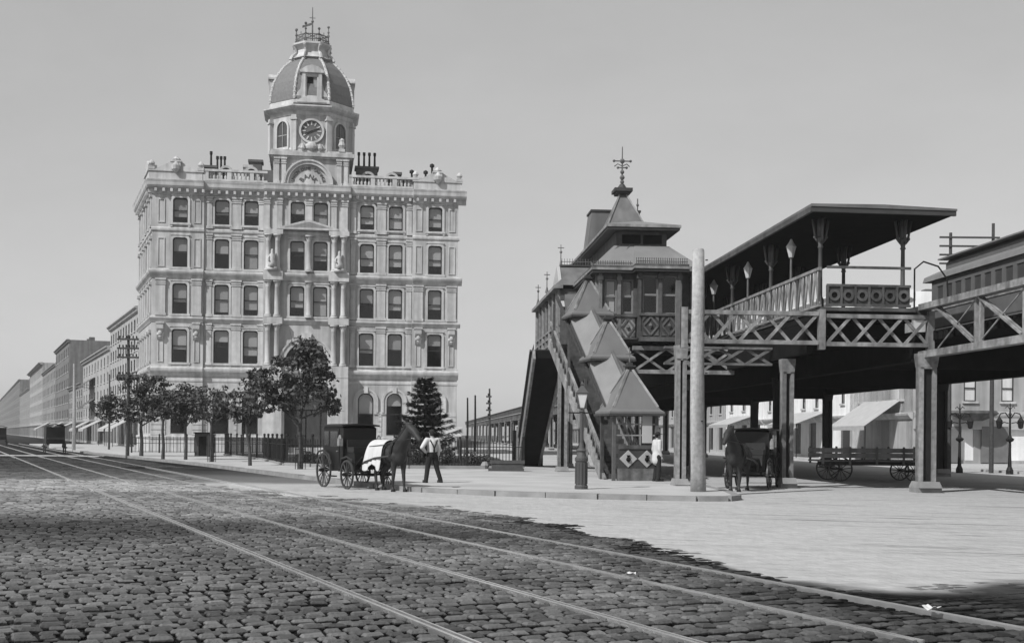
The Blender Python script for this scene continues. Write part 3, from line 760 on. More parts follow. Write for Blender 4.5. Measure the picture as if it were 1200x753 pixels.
el = ething('elevated_railway', 'iron elevated railway trestle on lattice columns running down the avenue', 'railway', 16.3, 39)
def column(x, y, h=4.45, w=.5, dark=False):
    def cm_():
        a = MB()
        for s in (-1, 1):
            a.box(s*w/2 - (.13 if s > 0 else 0), s*w/2 + (.13 if s < 0 else 0), -.17, .17, .2, h)
        a.box(-w/2+.13, w/2-.13, -.2, .2, h-.5, h)
        a.prism_y([(-w*.5, h-.45), (w*.5, h-.45), (w*.6, h-.1), (w*.6, h), (-w*.6, h), (-w*.6, h-.1)], -.21, .21)
        return a.mesh('column', mat('shaded_iron', .025, .7, spec=.1) if dark else IRON)  # dark: the same iron with its silhouette shade painted in
    def wb(): return MB().box(-w/2+.1, w/2-.1, -.06, .06, .2, h-.4).mesh('web_plate', IROND)
    def ft():
        a = MB(); a.prism_z([(-w*.72, -.35), (w*.72, -.35), (w*.72, .35), (-w*.72, .35)], 0, .16); a.rings([[(sx*k*w, sy*k*.7, z) for sx, sy in ((-1,-1),(1,-1),(1,1),(-1,1))] for k, z in ((.66, .16), (.55, .36))]); return a.mesh('footing', KERB)
    def lc():
        a = MB(); z = .4
        while z < h-.9: a.bar((-w/2+.12, -.15, z), (w/2-.12, -.15, z+.3), .035, .012); a.bar((w/2-.12, -.15, z+.3), (-w/2+.12, -.15, z+.6), .035, .012); z += .6
        return a.mesh('lacing', IRONM)
    o = put('column', shared(('ec', h, w, dark), cm_), el, OFF[el] @ T(x, y, 0))
    put('web_plate', shared(('ew', h, w), wb), o); put('footing', shared(('ef', w), ft), o)
    return o
column(8.62, 40.3, 4.75, .34); column(12.72, 42.0, 4.45, .4); column(16.42, 39.0, 4.5, .56)
column(8.9, 66.0, 4.3, .4); column(6.45, 55.2, 5.4, .42); column(12.7, 58.0); column(12.7, 74.0); column(7.6, 62, 5.4, .3)
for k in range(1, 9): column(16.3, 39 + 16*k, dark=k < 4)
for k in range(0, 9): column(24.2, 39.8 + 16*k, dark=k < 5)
for k in range(9, 22):
    column(16.3, 39 + 16*k); column(24.2, 39.8 + 16*k)
# near truss on the right, light iron with double posts
def chord(x, y0, y1, z0, z1, w, m, nm='chord'):
    return eput(MB().box(x-w/2, x+w/2, y0, y1, z0, z1), nm, m, el)
for x, m in ((16.42, IRON), (24.2, IRONM)):
    chord(x, 12, 39.3, 5.92, 6.12, .34, m); chord(x, 12, 39.3, 4.36, 4.58, .34, m)
    y = 38.2; k = 0
    while y > 14:
        y2 = y - 2.95
        for s in (-.16, .16): ebar('truss_post', (x, y2+s, 4.58), (x, y2+s, 5.92), .1, .14, m, el)
        for s in (-.07, .07): ebar('truss_diagonal', (x+s*.8, y2+.25, 4.62), (x+s*.8, y-.1, 5.9), .08, .06, m, el)
        ebar('tie_rod', (x, y2+.2, 5.88), (x, y-.1, 4.62), .035, .035, m, el)
        y = y2
# plain web girders past the station
for x, m, y0, y1 in ((16.3, WOODB, 39.4, 97), (16.3, IRONM, 97.05, 420), (24.2, WOODB, 39.3, 420)):  # near lengths black: under-deck shade painted into the girder colour
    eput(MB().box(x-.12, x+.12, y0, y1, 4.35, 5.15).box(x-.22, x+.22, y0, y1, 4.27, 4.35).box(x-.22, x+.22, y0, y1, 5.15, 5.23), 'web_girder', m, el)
g = MB()
for k in range(150):
    y = 98 + k*2.1; g.box(16.05, 16.18, y, y+.1, 4.36, 5.14)
g = eput(g, 'girder_stiffener', IRONM, el); g['kind'] = 'stuff'
# parapet walkway on the far line
pw = MB(); pw.box(15.9, 15.98, 98, 420, 5.3, 6.1)
for k in range(150): pw.box(15.82, 15.9, 98+k*2.1, 98.25+k*2.1, 5.25, 6.25)
pw.box(15.75, 16.0, 98, 420, 6.1, 6.2); eput(pw, 'walkway_parapet', WOODM, el)
# track bed: ties, rails
ti = MB(); y = 12.
while y < 420:
    ti.box(16.7, 23.95, y, y+.28, 4.95, 5.2); y += .42 if y < 120 else 1.2
ti = eput(ti, 'railway_ties', WOODB, el); ti['kind'] = 'stuff'
eput(MB().box(16.7, 23.9, 12, 420, 5.21, 5.26), 'track_planking', WOODB, el)
for x in (17.4, 18.84, 20.3, 21.74): eput(MB().box(x-.04, x+.04, 12, 420, 5.26, 5.42), 'rail', STEEL, el)
for k in range(9): eput(MB().box(16.45, 24.05, 39.65+16*k, 39.95+16*k, 4.05, 4.9), 'cross_girder', WOODB, el)
# station floor carried on the same bents
eput(MB().box(12.75, 16.1, 39.45, 50.2, 5.55, 5.72).box(7.3, 16.1, 50.21, 67, 5.55, 5.72).box(12.75, 16.1, 67.01, 96, 5.55, 5.72), 'station_floor', WOODB, el)
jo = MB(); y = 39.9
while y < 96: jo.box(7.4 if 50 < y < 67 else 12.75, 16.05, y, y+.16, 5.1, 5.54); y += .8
jo = eput(jo, 'floor_joists', WOODB, el); jo['kind'] = 'stuff'
for x, y0, y1 in ((8.6, 50.3, 67), (12.72, 39.5, 96)): eput(MB().box(x-.1, x+.1, y0, y1, 4.5, 5.5), 'floor_girder', WOODB, el)
# lattice girders
def lattice(x0, x1, y, z0, z1, n, m, ch=.13):
    eput(MB().box(x0, x1, y-.12, y+.1, z1-ch, z1), 'lattice_chord', m, el); eput(MB().box(x0, x1, y-.12, y+.1, z0, z0+ch), 'lattice_chord', m, el)
    w = (x1-x0)/n
    for i in range(n):
        a, b = x0 + i*w, x0 + (i+1)*w
        ebar('lattice_brace', (a+.03, y-.06, z0+ch*.6), (b-.03, y-.06, z1-ch*.6), .1, .05, m, el)
        ebar('lattice_brace', (b-.03, y+.01, z0+ch*.6), (a+.03, y+.01, z1-ch*.6), .1, .05, m, el)
lattice(8.5, 12.9, 39.3, 4.75, 5.82, 5, IRON); lattice(13.15, 16.6, 39.3, 4.72, 5.76, 4, IRON)
for x in (8.5, 13.02, 16.65): ebar('girder_post', (x, 39.28, 4.6), (x, 39.28, 5.9), .2, .26, IRON, el)
ebar('girder_post', (8.3, 39.3, 4.7), (8.3, 39.3, 6.75), .14, .14, WOODM, el)
lattice(8.7, 12.9, 50.0, 4.3, 5.42, 3, IRON, .16)
lattice(8.7, 12.6, 43.5, 4.3, 4.95, 4, IRONM, .08)

# ------------------------------------------------------------ platform with canopy
pf = ething('station_platform', 'railway platform with a low dark canopy on slender posts above the trestle', 'platform', 14.6, 39.4)
eput(MB().box(12.98, 16.15, 39.2, 96, 5.86, 5.98), 'floor', WOODM, pf)
CB = [(12.62, 9.0), (17.2, 8.96), (17.2, 9.1), (12.62, 9.15)]
eput(MB().prism_y(CB, 38.95, 96), 'canopy', WOODB, pf)
eput(MB().prism_y([(12.5, 9.155), (17.32, 9.105), (17.32, 9.17), (14.9, 9.26), (12.5, 9.24)], 38.8, 96.1), 'canopy_roof', TINROOFD, pf)
eput(MB().box(12.5, 12.6, 38.95, 96, 8.99, 9.145), 'fascia', WOODM, pf); eput(MB().prism_y([(12.5, 8.99), (17.3, 8.95), (17.3, 9.1), (12.5, 9.15)], 38.83, 38.94), 'fascia', WOODD, pf)
def cpost():
    a = MB(); a.lathe([(.13, 5.98), (.13, 6.3), (.08, 6.4), (.065, 8.0), (.1, 8.03), (.07, 8.1), (.13, 8.3), (.1, 8.36)], 0, 0, 10)
    a.box(-.08, .08, -.08, .08, 8.36, 8.98)
    for ang in range(4):
        ca, sa = math.cos(ang*PI/2), math.sin(ang*PI/2)
        a.path([(.08*ca, .08*sa, 8.2), (.16*ca, .16*sa, 8.3), (.2*ca, .2*sa, 8.5), (.27*ca, .27*sa, 8.95)], [.045, .05, .045, .05], 5)
        a.ball((.19*ca, .19*sa, 8.36), .06, n=6, m=4)
    return a.mesh('post', IROND if False else mat('post_paint', .1, .5), True)
for x in (13.2, 16.0):
    for k in range(9): put('post', shared('cpost', cpost), pf, OFF[pf] @ T(x, 40 + k*5.75, 0))
for k in range(4):
    y = 42.9 + k*5.75
    a = MB(); a.lathe([(.05, 5.98), (.04, 7.75), (.07, 7.8)], 0, 0, 8)
    o = put('platform_lamp_post', shared('lp', lambda: a.mesh('lamp_post', IRONM)), pf, OFF[pf] @ T(13.1, y, .3))
    b = MB(); b.lathe([(.08, 7.8), (.17, 8.15), (.19, 8.18), (.08, 8.34), (.03, 8.45)], 0, 0, 8); put('lantern', shared('lt', lambda: b.mesh('lantern', mat('lamp_glass', .6, .3))), o)
# end rail with ring panels
eput(MB().box(13.2, 16.0, 39.28, 39.36, 6.66, 6.74), 'rail', WOODM, pf); eput(MB().box(13.2, 16.0, 39.28, 39.36, 7.25, 7.33), 'rail', WOODM, pf); eput(MB().box(13.2, 16.0, 39.28, 39.36, 6.02, 6.1), 'rail', WOODM, pf)
for i in range(6):
    x = 13.22 + i*.463
    p = MB(); p.box(x+.02, x+.443, 39.33, 39.36, 6.1, 6.66); pn = eput(p, 'rail_panel', WOODD, pf)
    q = MB(); n = 14
    for k in range(n):
        pts = [(x+.23 + r*math.cos(2*PI*j/n), 6.38 + r*math.sin(2*PI*j/n)) for r, j in ((.1, k), (.19, k), (.19, k+1), (.1, k+1))]; q.prism_y(pts, 39.28, 39.335)
    q.build('ring', WOODM, pn); MB().prism_y([(x+.23 + .1*math.cos(2*PI*j/n), 6.38 + .1*math.sin(2*PI*j/n)) for j in range(n)], 39.315, 39.328).build('rosette', WOODB, pn)
    ebar('baluster', (x, 39.32, 6.02), (x, 39.32, 6.7), .07, .09, WOODM, pf)
# side rail of slanting boards
eput(MB().box(12.92, 13.02, 39.3, 62, 7.18, 7.28), 'rail', WOODL, pf); eput(MB().box(12.92, 13.02, 39.3, 62, 6.0, 6.08), 'rail', WOODL, pf)
for i in range(28):
    y = 39.4 + i*.78
    ebar('slat', (12.97, y, 6.08), (12.97, y+.36, 7.18), .05, .15, WOODL, pf); ebar('slat', (12.97, y+.74, 6.08), (12.97, y+.38, 7.18), .05, .15, WOODL, pf)
    ebar('baluster', (12.97, y-.02, 6.0), (12.97, y-.02, 7.24), .06, .06, WOODM, pf)
# small gate hoop and box at the platform end
a = MB(); a.path([(16.2, 39.5, 5.98), (16.2, 39.5, 7.3), (16.5, 39.5, 7.55), (17.0, 39.5, 7.4), (17.3, 39.5, 7.0), (17.35, 39.5, 6.2)], .03, 6); eput(a, 'hoop_rail', IROND, pf)
eput(MB().box(16.2, 16.7, 39.3, 40.2, 5.7, 6.05), 'end_step', WOODD, pf)

# ------------------------------------------------------------ station house
sh = ething('station_house', 'gothic timber elevated station house with stacked hipped roofs and iron finial', 'station', 9.3, 50.5)
HX0, HX1, HY0, HY1 = 7.4, 11.25, 50.5, 66.
FL = 5.75
hw = MB()
wall(hw, HX0, 8.95, FL, 8.5, [(7.62, 8.12, 6.8, 8.2, 'rect'), (8.3, 8.8, 6.8, 8.2, 'rect')], HY0, .15)
wall(hw, 10.6, HX1, FL, 8.5, [], HY0, .15)
hw.quad((HX0, HY0, FL), (HX0, HY1, FL), (HX0, HY1, 8.5), (HX0, HY0, 8.5)); hw.quad((HX1, HY0, FL), (HX1, HY1, FL), (HX1, HY1, 8.5), (HX1, HY0, 8.5))
hw.quad((HX0, HY1, FL), (HX1, HY1, FL), (HX1, HY1, 8.5), (HX0, HY1, 8.5)); hw.quad((HX0, HY0, FL), (HX1, HY0, FL), (HX1, HY1, FL), (HX0, HY1, FL))
eput(hw, 'wall', WOODM, sh)
eput(MB().box(7.6, 11.0, 51.2, 51.4, FL, 8.4), 'interior', ROOM, sh)
by = MB(); BY = 49.85
wall(by, 8.95, 10.6, FL, 8.5, [(9.06, 9.72, 6.72, 8.3, 'rect'), (9.84, 10.5, 6.72, 8.3, 'rect')], BY, .15)
for x in (8.95, 10.6): by.quad((x, BY, FL), (x, HY0, FL), (x, HY0, 8.5), (x, BY, 8.5))
eput(by, 'bay_wall', WOODM, sh)
WSH = mat('house_sash', .2, .6)
for x in (9.06, 9.84): window(sh, OFF[sh] @ T(x, BY+.08, 6.72), .66, 1.58, 'rect', 0, WSH)
window(sh, OFF[sh] @ T(8.3, HY0+.08, 6.8), .5, 1.4, 'rect', .55, WSH, WOODL)
window(sh, OFF[sh] @ T(7.62, HY0+.08, 6.8), .5, 1.4, 'rect', 1.0, WSH, CANVAS)
def latp(x, w, z0, h, y, mback, mfront):
    p = eput(MB().box(x, x+w, y-.02, y+.04, z0, z0+h), 'apron_panel', mback, sh)
    q = MB(); cx, cz = x+w/2, z0+h/2; hw_, hh = w*.42, h*.42
    for k in range(4):
        c = [(cx, cz-hh), (cx+hw_, cz), (cx, cz+hh), (cx-hw_, cz)]; a, b = c[k], c[(k+1) % 4]
        q.bar((a[0], y-.04, a[1]), (b[0], y-.04, b[1]), .07, .04)
    q.build('diamond_moulding', mfront, p)
    q = MB()
    for sx, sz in ((-1,-1),(1,-1),(1,1),(-1,1)): q.prism_y([(cx+sx*w*.46, cz+sz*h*.46), (cx+sx*w*.46, cz+sz*h*.2), (cx+sx*w*.2, cz+sz*h*.46)], y-.05, y-.02)
    q.lathe([(.02, cz-.12), (.09, cz), (.02, cz+.12)], cx, y-.04, 6); q.build('corner_block', mfront, p)
latp(9.02, .72, 5.8, .86, BY-.12, WOODD, WOODM); latp(9.8, .72, 5.8, .86, BY-.12, WOODD, WOODM)
latp(7.6, .58, 5.8, .82, HY0-.06, WOODM, WOODL); latp(8.27, .6, 5.8, .82, HY0-.06, WOODL, WOODM)
for x, y in ((7.42, HY0), (8.2, HY0), (8.93, BY), (9.78, BY), (10.6, BY), (11.2, HY0)):
    p = MB(); p.box(x-.07, x+.07, y-.1, y+.02, FL, 8.45); p.box(x-.11, x+.11, y-.14, y+.02, 8.15, 8.3); p.box(x-.1, x+.1, y-.13, y+.02, FL, 6.0); eput(p, 'corner_post', WOODL if x in (7.42, 8.2) else WOODM, sh)
for x0, x1, y in ((7.3, 8.95, HY0-.1), (8.9, 10.65, BY-.16)):
    eput(MB().box(x0, x1, y-.06, y+.12, 6.64, 6.74), 'sill_rail', WOODM, sh); eput(MB().box(x0, x1, y-.06, y+.12, 5.6, 5.78), 'sill_rail', WOODM, sh)
for k in range(7):                                        # windows down the street side
    y = 51.3 + k*2.0
    w1 = window(sh, OFF[sh] @ T(HX0-.03, y+.9, 6.8) @ RZ(-PI/2), .9, 1.4, 'rect', .4, WSH)
    ebar('side_post', (HX0-.06, y-.3, FL), (HX0-.06, y-.3, 8.45), .12, .12, WOODL, sh)
# eaves and the lower hipped roof
def hip(poly0, z0, poly1, z1, name, m, parent, t=0):
    a = MB(); a.rings([[(x, y, z0) for x, y in poly0], [(x, y, z1) for x, y in poly1]]); return eput(a, name, m, parent)
def rect(x0, x1, y0, y1): return [(x0, y0), (x1, y0), (x1, y1), (x0, y1)]
EV = [(7.05, 50.1), (8.7, 50.1), (8.7, 49.45), (10.9, 49.45), (10.9, 50.1), (11.6, 50.1), (11.6, 66.4), (7.05, 66.4)]
a = MB(); a.prism_z(EV, 8.42, 8.52); eput(a, 'eaves_soffit', WOODD, sh)
a = MB(); a.prism_z([(x + (-.05 if x < 9 else .05), y - .05) for x, y in EV], 8.525, 8.62); eput(a, 'eaves_cornice', WOODL, sh)
a = MB(); a.prism_z(EV, 8.625, 8.72); eput(a, 'gutter', WOODM, sh)
IN = [(8.15, 51.6), (9.0, 51.6), (9.0, 51.55), (10.35, 51.55), (10.35, 51.6), (10.5, 51.6), (10.5, 65), (8.15, 65)]
a = MB(); a.rings([[(x*.985+.14, y*.995+.3, 8.72) for x, y in EV], [(x, y, 9.75) for x, y in IN]]); eput(a, 'lower_roof', TINROOF, sh)
cr = MB()
for k in range(24):
    x = 8.75 + k*.09; cr.tube((x, 49.55, 8.72), (x, 49.55, 8.92), .015, n=4); cr.ball((x, 49.55, 8.95), .03, n=5, m=3)
for k in range(17):
    x = 7.1 + k*.095; cr.tube((x, 50.2, 8.72), (x, 50.2, 8.92), .015, n=4)
cr.box(7.1, 8.7, 50.19, 50.21, 8.82, 8.85); cr.box(8.75, 10.85, 49.54, 49.56, 8.82, 8.85); eput(cr, 'eaves_cresting', WOODM, sh)
for i in range(5): ebar('roof_seam', (7.35 + i*.75, 50.55, 8.79), (8.4 + i*.42, 51.6, 9.78), .05, .04, TINROOFD, sh)
# clerestory and upper hip
eput(MB().box(8.25, 10.4, 51.65, 65, 9.7, 10.35), 'clerestory', WOODM, sh)
for x in (8.5, 9.4): eput(MB().box(x, x+.78, 51.6, 51.7, 9.85, 10.22), 'clerestory_vent', WOODB, sh)
eput(MB().box(7.8, 10.85, 51.1, 65.6, 10.36, 10.46), 'upper_eaves', WOODD, sh)
eput(MB().box(7.75, 10.9, 51.05, 65.65, 10.465, 10.58), 'upper_cornice', WOODL, sh)
hip(rect(7.78, 10.87, 51.08, 65.6), 10.585, rect(9.25, 9.4, 52.8, 64), 11.0, 'upper_roof', TINROOF, sh)
# tall roof behind with spire
g = MB(); g.prism_y([(7.75, 10.5), (10.4, 10.5), (10.2, 12.15), (7.95, 12.15)], 57.0, 58.4); eput(g, 'ridge_roof', TINROOFD, sh)
eput(MB().box(7.9, 10.25, 56.95, 58.45, 12.15, 12.24), 'ridge_board', WOODD, sh)
hip(rect(8.1, 10.25, 54.3, 57), 10.6, rect(9.02, 9.3, 55.6, 56), 12.7, 'spire', TINROOFD, sh)
for x0, x1 in ((8.1, 9.02), (10.25, 9.3)): ebar('hip_rib', (x0, 54.28, 10.62), (x1, 55.58, 12.72), .07, .07, WOODL, sh)
a = MB(); a.box(8.85, 9.47, 55.4, 56.2, 12.7, 12.8); a.box(8.75, 9.57, 55.3, 56.3, 12.8, 12.95); a.lathe([(.3, 12.95), (.2, 13.05), (.1, 13.2)], 9.16, 55.8, 8); eput(a, 'spire_cap', WOODD, sh)
a = MB(); a.tube((9.16, 55.8, 13.1), (9.16, 55.8, 14.9), .05, .02, 6)
for z, r in ((13.3, .1), (13.5, .12), (13.75, .1), (14.25, .12)): a.ball((9.16, 55.8, z), r, n=6, m=4)
for z, w in ((13.95, .2), (14.25, .38)):
    a.tube((9.16-w, 55.8, z), (9.16+w, 55.8, z), .03, n=5)
    for s in (-1, 1): a.ball((9.16+s*w, 55.8, z), .065, n=6, m=4)
a.path([(8.8, 55.8, 14.0), (8.95, 55.8, 14.12), (9.16, 55.8, 14.02), (9.37, 55.8, 14.12), (9.5, 55.8, 14.0)], .025, 5); eput(a, 'finial', IRONM, sh)
a = MB(); a.tube((10.2, 57.6, 12.1), (10.2, 57.6, 12.9), .03, n=5); a.ball((10.2, 57.6, 12.6), .07, n=6, m=4); eput(a, 'finial', IRONM, sh)
# landing wing on the street side
eput(MB().box(6.42, 7.38, 56.2, 67.2, 5.45, 5.75), 'wing_floor', WOODM, sh)
ww = MB(); wall(ww, 6.42, 7.38, 5.75, 8.45, [], 56.2, .1); eput(ww, 'wing_front', WOODM, sh)
WM = OFF[sh] @ T(6.42, 67.2, 0) @ RZ(-PI/2)               # street face of the wing, x runs towards the camera
wf = MB(); wo_ = [(x, x+1.1, 6.95, 8.15, 'rect') for x in (.6, 2.2, 3.8, 5.4, 7.0, 8.6)]
wall(wf, 0, 11.0, 5.5, 8.45, wo_, 0, .12); wf.build('wing_wall', WOODM, sh, WM)
for o_ in wo_: window(sh, WM @ T(o_[0], .05, o_[2]), 1.1, 1.2, 'rect', .45, WSH)
for x in (.15, 1.95, 3.55, 5.15, 6.75, 8.35, 10.0, 10.85): put('wing_post', shared('wp', lambda: MB().box(-.08, .08, -.1, 0, 5.5, 8.45).mesh('wing_post', WOODL)), sh, WM @ T(x, 0, 0))
for z in (5.75, 6.1, 6.45, 6.78): put('wing_rail', shared(('wr', z), lambda: MB().box(0, 11, -.07, 0, z, z+.1).mesh('wing_rail', WOODL)), sh, WM)
for i in range(16): put('corbel', shared('cb', lambda: MB().prism_x([(0, 5.5), (-.22, 5.5), (-.22, 5.38), (0, 5.05)], -.07, .07).mesh('corbel', WOODL)), sh, WM @ T(.3 + i*.69, 0, 0))
MB().box(-.1, 11.2, -.3, .1, 8.45, 8.6).build('wing_eaves', WOODL, sh, WM)
a = MB(); a.rings([[(6.15, 56.0, 8.6), (7.5, 56.0, 8.6), (7.5, 67.3, 8.6), (6.15, 67.3, 8.6)], [(6.9, 57, 9.3), (7.5, 57, 9.3), (7.5, 66.5, 9.3), (6.9, 66.5, 9.3)]]); eput(a, 'wing_roof', TINROOFD, sh)
a = MB(); a.add([(6.62, 54.6, 6.95), (8.25, 54.6, 6.95), (8.25, 58.1, 9.72), (6.62, 58.1, 9.72), (6.62, 60.5, 8.6), (8.25, 60.5, 8.6), (6.62, 58.1, 7.4), (8.25, 58.1, 7.4)], [(0, 1, 2, 3), (3, 2, 5, 4), (0, 3, 6), (6, 3, 4), (1, 7, 2), (7, 5, 2)]); eput(a, 'landing_roof', TINROOFD, sh)
eput(MB().box(6.6, 8.3, 58.0, 58.2, 9.72, 9.8), 'ridge_board', WOODD, sh)
a = MB(); a.add([(6.45, 55.9, 7.6), (6.45, 58.1, 9.75), (6.45, 60.4, 8.7), (6.45, 57.6, 8.4), (6.6, 55.9, 7.6), (6.6, 58.1, 9.75), (6.6, 60.4, 8.7), (6.6, 57.6, 8.4)], [(0, 1, 2, 3), (4, 7, 6, 5), (0, 4, 5, 1), (1, 5, 6, 2)]); eput(a, 'bargeboard', CANVAS, sh)
for x, y, z in ((6.65, 58.1, 9.8), (8.15, 58.1, 9.8), (6.3, 61, 8.9), (6.3, 65.5, 8.8)):
    a = MB(); a.tube((x, y, z-.2), (x, y, z+.95), .03, .02, 5); a.ball((x, y, z+.6), .07, n=6, m=4); a.tube((x-.15, y, z+.8), (x+.15, y, z+.8), .02, n=4); a.lathe([(.1, z-.1), (.05, z+.1), (.03, z+.2)], x, y, 6); eput(a, 'finial', IRONM, sh)
a = MB(); a.tube((6.65, 58.1, 9.95), (8.15, 58.1, 9.95), .015, n=4)
for k in range(12): a.tube((6.7+k*.125, 58.1, 9.75), (6.7+k*.125, 58.1, 10.1), .012, n=4)
eput(a, 'ridge_cresting', IRONM, sh)

# ------------------------------------------------------------ near covered stair
SX, SY, SA = 7.72, 45.0, R(7.0)
st = thing('covered_stair', 'covered station stair with three stepped pyramid roofs coming down to the pavement', 'stairway', (SX*EC - SY*ES, SX*ES + SY*EC, 0), EA + SA)
slope = .65
for i in range(30):
    y = .9 + i*.293; z = .135 + (i+1)*.188
    put('step', shared('stp', lambda: MB().box(-.68, .68, 0, .31, -.05, 0).box(-.68, .68, 0, .02, -.19, -.051).mesh('step', WOODM)), st, T(0, y, z))
for s in (-1, 1):
    bar('stringer', (s*.76, .55, .0), (s*.76, 9.7, 5.85), .1, .42, WOODL, st)
    bar('handrail', (s*.76, .9, 1.15), (s*.76, 9.6, 6.75), .08, .09, WOODL, st)
    for i in range(22):
        y = 1.1 + i*.39; z = .2 + (y-.9)*.642
        bar('baluster', (s*.76, y, z+.1), (s*.76, y, z+1.0), .035, .035, WOODM if i % 2 else WOODL, st)
        if i % 7 == 6: bar('post', (s*.76, y, z+.1), (s*.76, y, z+2.15), .1, .1, WOODM, st)
    MB().add([(s*.7, .9, .7), (s*.7, 9.5, 6.2), (s*.7, 9.5, 6.45), (s*.7, .9, .95)], [(0, 1, 2, 3)]).build('rail_board', WOODL, st)
    bar('eaves_beam', (s*.72, .2, 2.42), (s*.72, 8.6, 7.75), .1, .14, WOODD, st)
ybot, AP = 0, [(0., 4.18), (3.05, 6.2), (6.1, 8.16)]
def pyr(y, z, e, hh, nm='pyramid_roof'):
    a = MB(); lo, hi = z-hh, z
    a.rings([[(sx*e*1.06, y+sy*e*1.06, lo-.07) for sx, sy in ((-1,-1),(1,-1),(1,1),(-1,1))], [(sx*e*1.06, y+sy*e*1.06, lo) for sx, sy in ((-1,-1),(1,-1),(1,1),(-1,1))],
             [(sx*e*.93, y+sy*e*.93, lo+.09) for sx, sy in ((-1,-1),(1,-1),(1,1),(-1,1))], [(sx*.07, y+sy*.07, hi) for sx, sy in ((-1,-1),(1,-1),(1,1),(-1,1))]])
    o = a.build(nm, mat('tin_roof_hip_shaded', .17, .5, .06, 1.2, streak=.1), st)  # same tin as the slopes; the hips' shading is put into the colour
    tr_ = MB(); ring_ = e*1.09; tr_.box(-ring_, ring_, y-ring_, y+ring_, lo-.15, lo-.075); tr_.build('eaves_trim', WOODD, o)
    for sx, sy in ((-1,-1),(1,-1),(1,1),(-1,1)): bar('hip_rib', (sx*e*.86, y+sy*e*.86, lo+.16), (sx*.07, y+sy*.07, hi+.02), .09, .09, WOODL, o)
    for f in (-.33, .33): bar('roof_seam', (f*e*1.1, y-e*.86, lo+.17), (f*.2, y-.14, hi-.25), .035, .03, TINROOFD, o)
    c = MB(); c.box(-.13, .13, y-.13, y+.13, hi-.03, hi+.1); c.box(-.19, .19, y-.19, y+.19, hi+.1, hi+.16); c.box(-.1, .1, y-.1, y+.1, hi+.16, hi+.26); c.build('cap', WOODD, o)
for k, (y, z) in enumerate(AP): pyr(y, z, .97 if k == 0 else .84, 1.55 if k == 0 else 1.42)
a = MB(); a.tube((0, .0, 4.4), (0, 0, 5.0), .025, .015, 5); a.tube((-.15, 0, 4.75), (.15, 0, 4.75), .015, n=4); a.build('finial', IRONM, st)
for (y0, z0), (y1, z1) in zip(AP, AP[1:]):
    ya, yb = y0+.05, y1-.5; sl = (z1-z0)/(y1-y0)
    za, zb = z0-.72, z0-.72 + sl*(yb-ya)
    a = MB(); a.add([(0, ya, za), (-.82, ya, za-.62), (.82, ya, za-.62), (0, yb, zb), (-.82, yb, zb-.62), (.82, yb, zb-.62), (-.82, ya, za-.7), (.82, ya, za-.7), (-.82, yb, zb-.7), (.82, yb, zb-.7)],
        [(0, 3, 4, 1), (0, 2, 5, 3), (1, 4, 8, 6), (2, 7, 9, 5), (3, 5, 9, 8, 4), (6, 8, 9, 7), (0, 1, 6, 7, 2)])
    o = a.build('sloping_roof', TINROOF, st); [bar('eaves_trim', (s*.83, ya, za-.76), (s*.83, yb, zb-.76), .05, .12, WOODD, o) for s in (-1, 1)]; bar('ridge_rib', (0, ya, za+.02), (0, yb, zb+.02), .09, .07, TINROOFD, o)
# ticket lobby at the foot
for x, y in ((-.8, -.8), (.8, -.8), (-.8, .8), (.8, .8)): bar('lobby_post', (x, y, .1), (x, y, 2.62), .12, .12, WOODM, st)
MB().box(-.62, .78, -.82, -.76, .58, 1.28).build('lobby_panel', WOODD, st)
MB().box(-.62, .82, -.86, -.72, 1.28, 1.42).build('lobby_rail', WOODM, st); MB().box(-.66, .84, -.9, -.7, .1, .58).build('lobby_base', IRONM, st)
for cx in (-.27, .43):
    q = MB(); q.add([(cx-.33, -.85, .93), (cx, -.85, .62), (cx+.33, -.85, .93), (cx, -.85, 1.24), (cx-.33, -.82, .93), (cx, -.82, .62), (cx+.33, -.82, .93), (cx, -.82, 1.24)], [(0, 1, 2, 3), (0, 4, 5, 1), (1, 5, 6, 2), (2, 6, 7, 3), (3, 7, 4, 0)]); dm_ = q.build('diamond_panel', CANVAS, st)
    q = MB(); q.lathe([(.02, .80), (.1, .9), (.04, 1.0), (.07, 1.06)], cx, -.86, 7); q.build('rosette', WOODB, dm_)
for z in (1.75, 2.15): MB().box(-.8, .8, -.82, -.78, z, z+.05).build('lobby_bar', WOODL, st)
MB().box(.72, .78, -.78, .8, .3, 2.5).build('lobby_side', WOODD, st)
MB().box(.25, .62, -.85, -.81, 1.5, 2.5).build('notice_board', CANVAS, st)

# ------------------------------------------------------------ far stair, seen from below
fs = ething('covered_stair', 'dark enclosed station stair dropping behind the park railing, seen from beneath', 'stairway', 5.4, 64.5)
XL, XR = 5.2, 6.55
a = MB(); a.add([(XL, 55.9, 5.25), (XR, 55.9, 5.25), (XR-.25, 64.3, .12), (XL+.05, 64.3, .12), (XL, 55.9, 5.6), (XR, 55.9, 5.6), (XR-.25, 64.9, .12), (XL+.05, 64.9, .12)], [(0, 1, 2, 3), (4, 7, 6, 5), (0, 3, 7, 4), (1, 5, 6, 2), (0, 4, 5, 1)]); eput(a, 'stair_soffit', WOODB, fs)
for x0, x1 in ((XL, XL+.05), (XR, XR-.25)):
    ebar('stringer', (x0, 55.7, 5.4), (x1, 64.6, .1), .12, .5, WOODL, fs)
    a = MB(); a.add([(x0, 55.9, 5.6), (x1, 64.6, .4), (x1, 64.6, 1.6), (x0, 58.4, 5.3), (x0, 55.9, 5.9)], [(0, 1, 2, 3, 4)]); eput(a, 'side_board', WOODB, fs)
    ebar('handrail', (x0, 57.5, 5.7), (x1, 64.7, 1.6), .09, .1, WOODM, fs)
eput(MB().box(XL-.2, XR, 64.7, 65.3, .1, 2.0), 'foot_lobby', WOODB, fs)
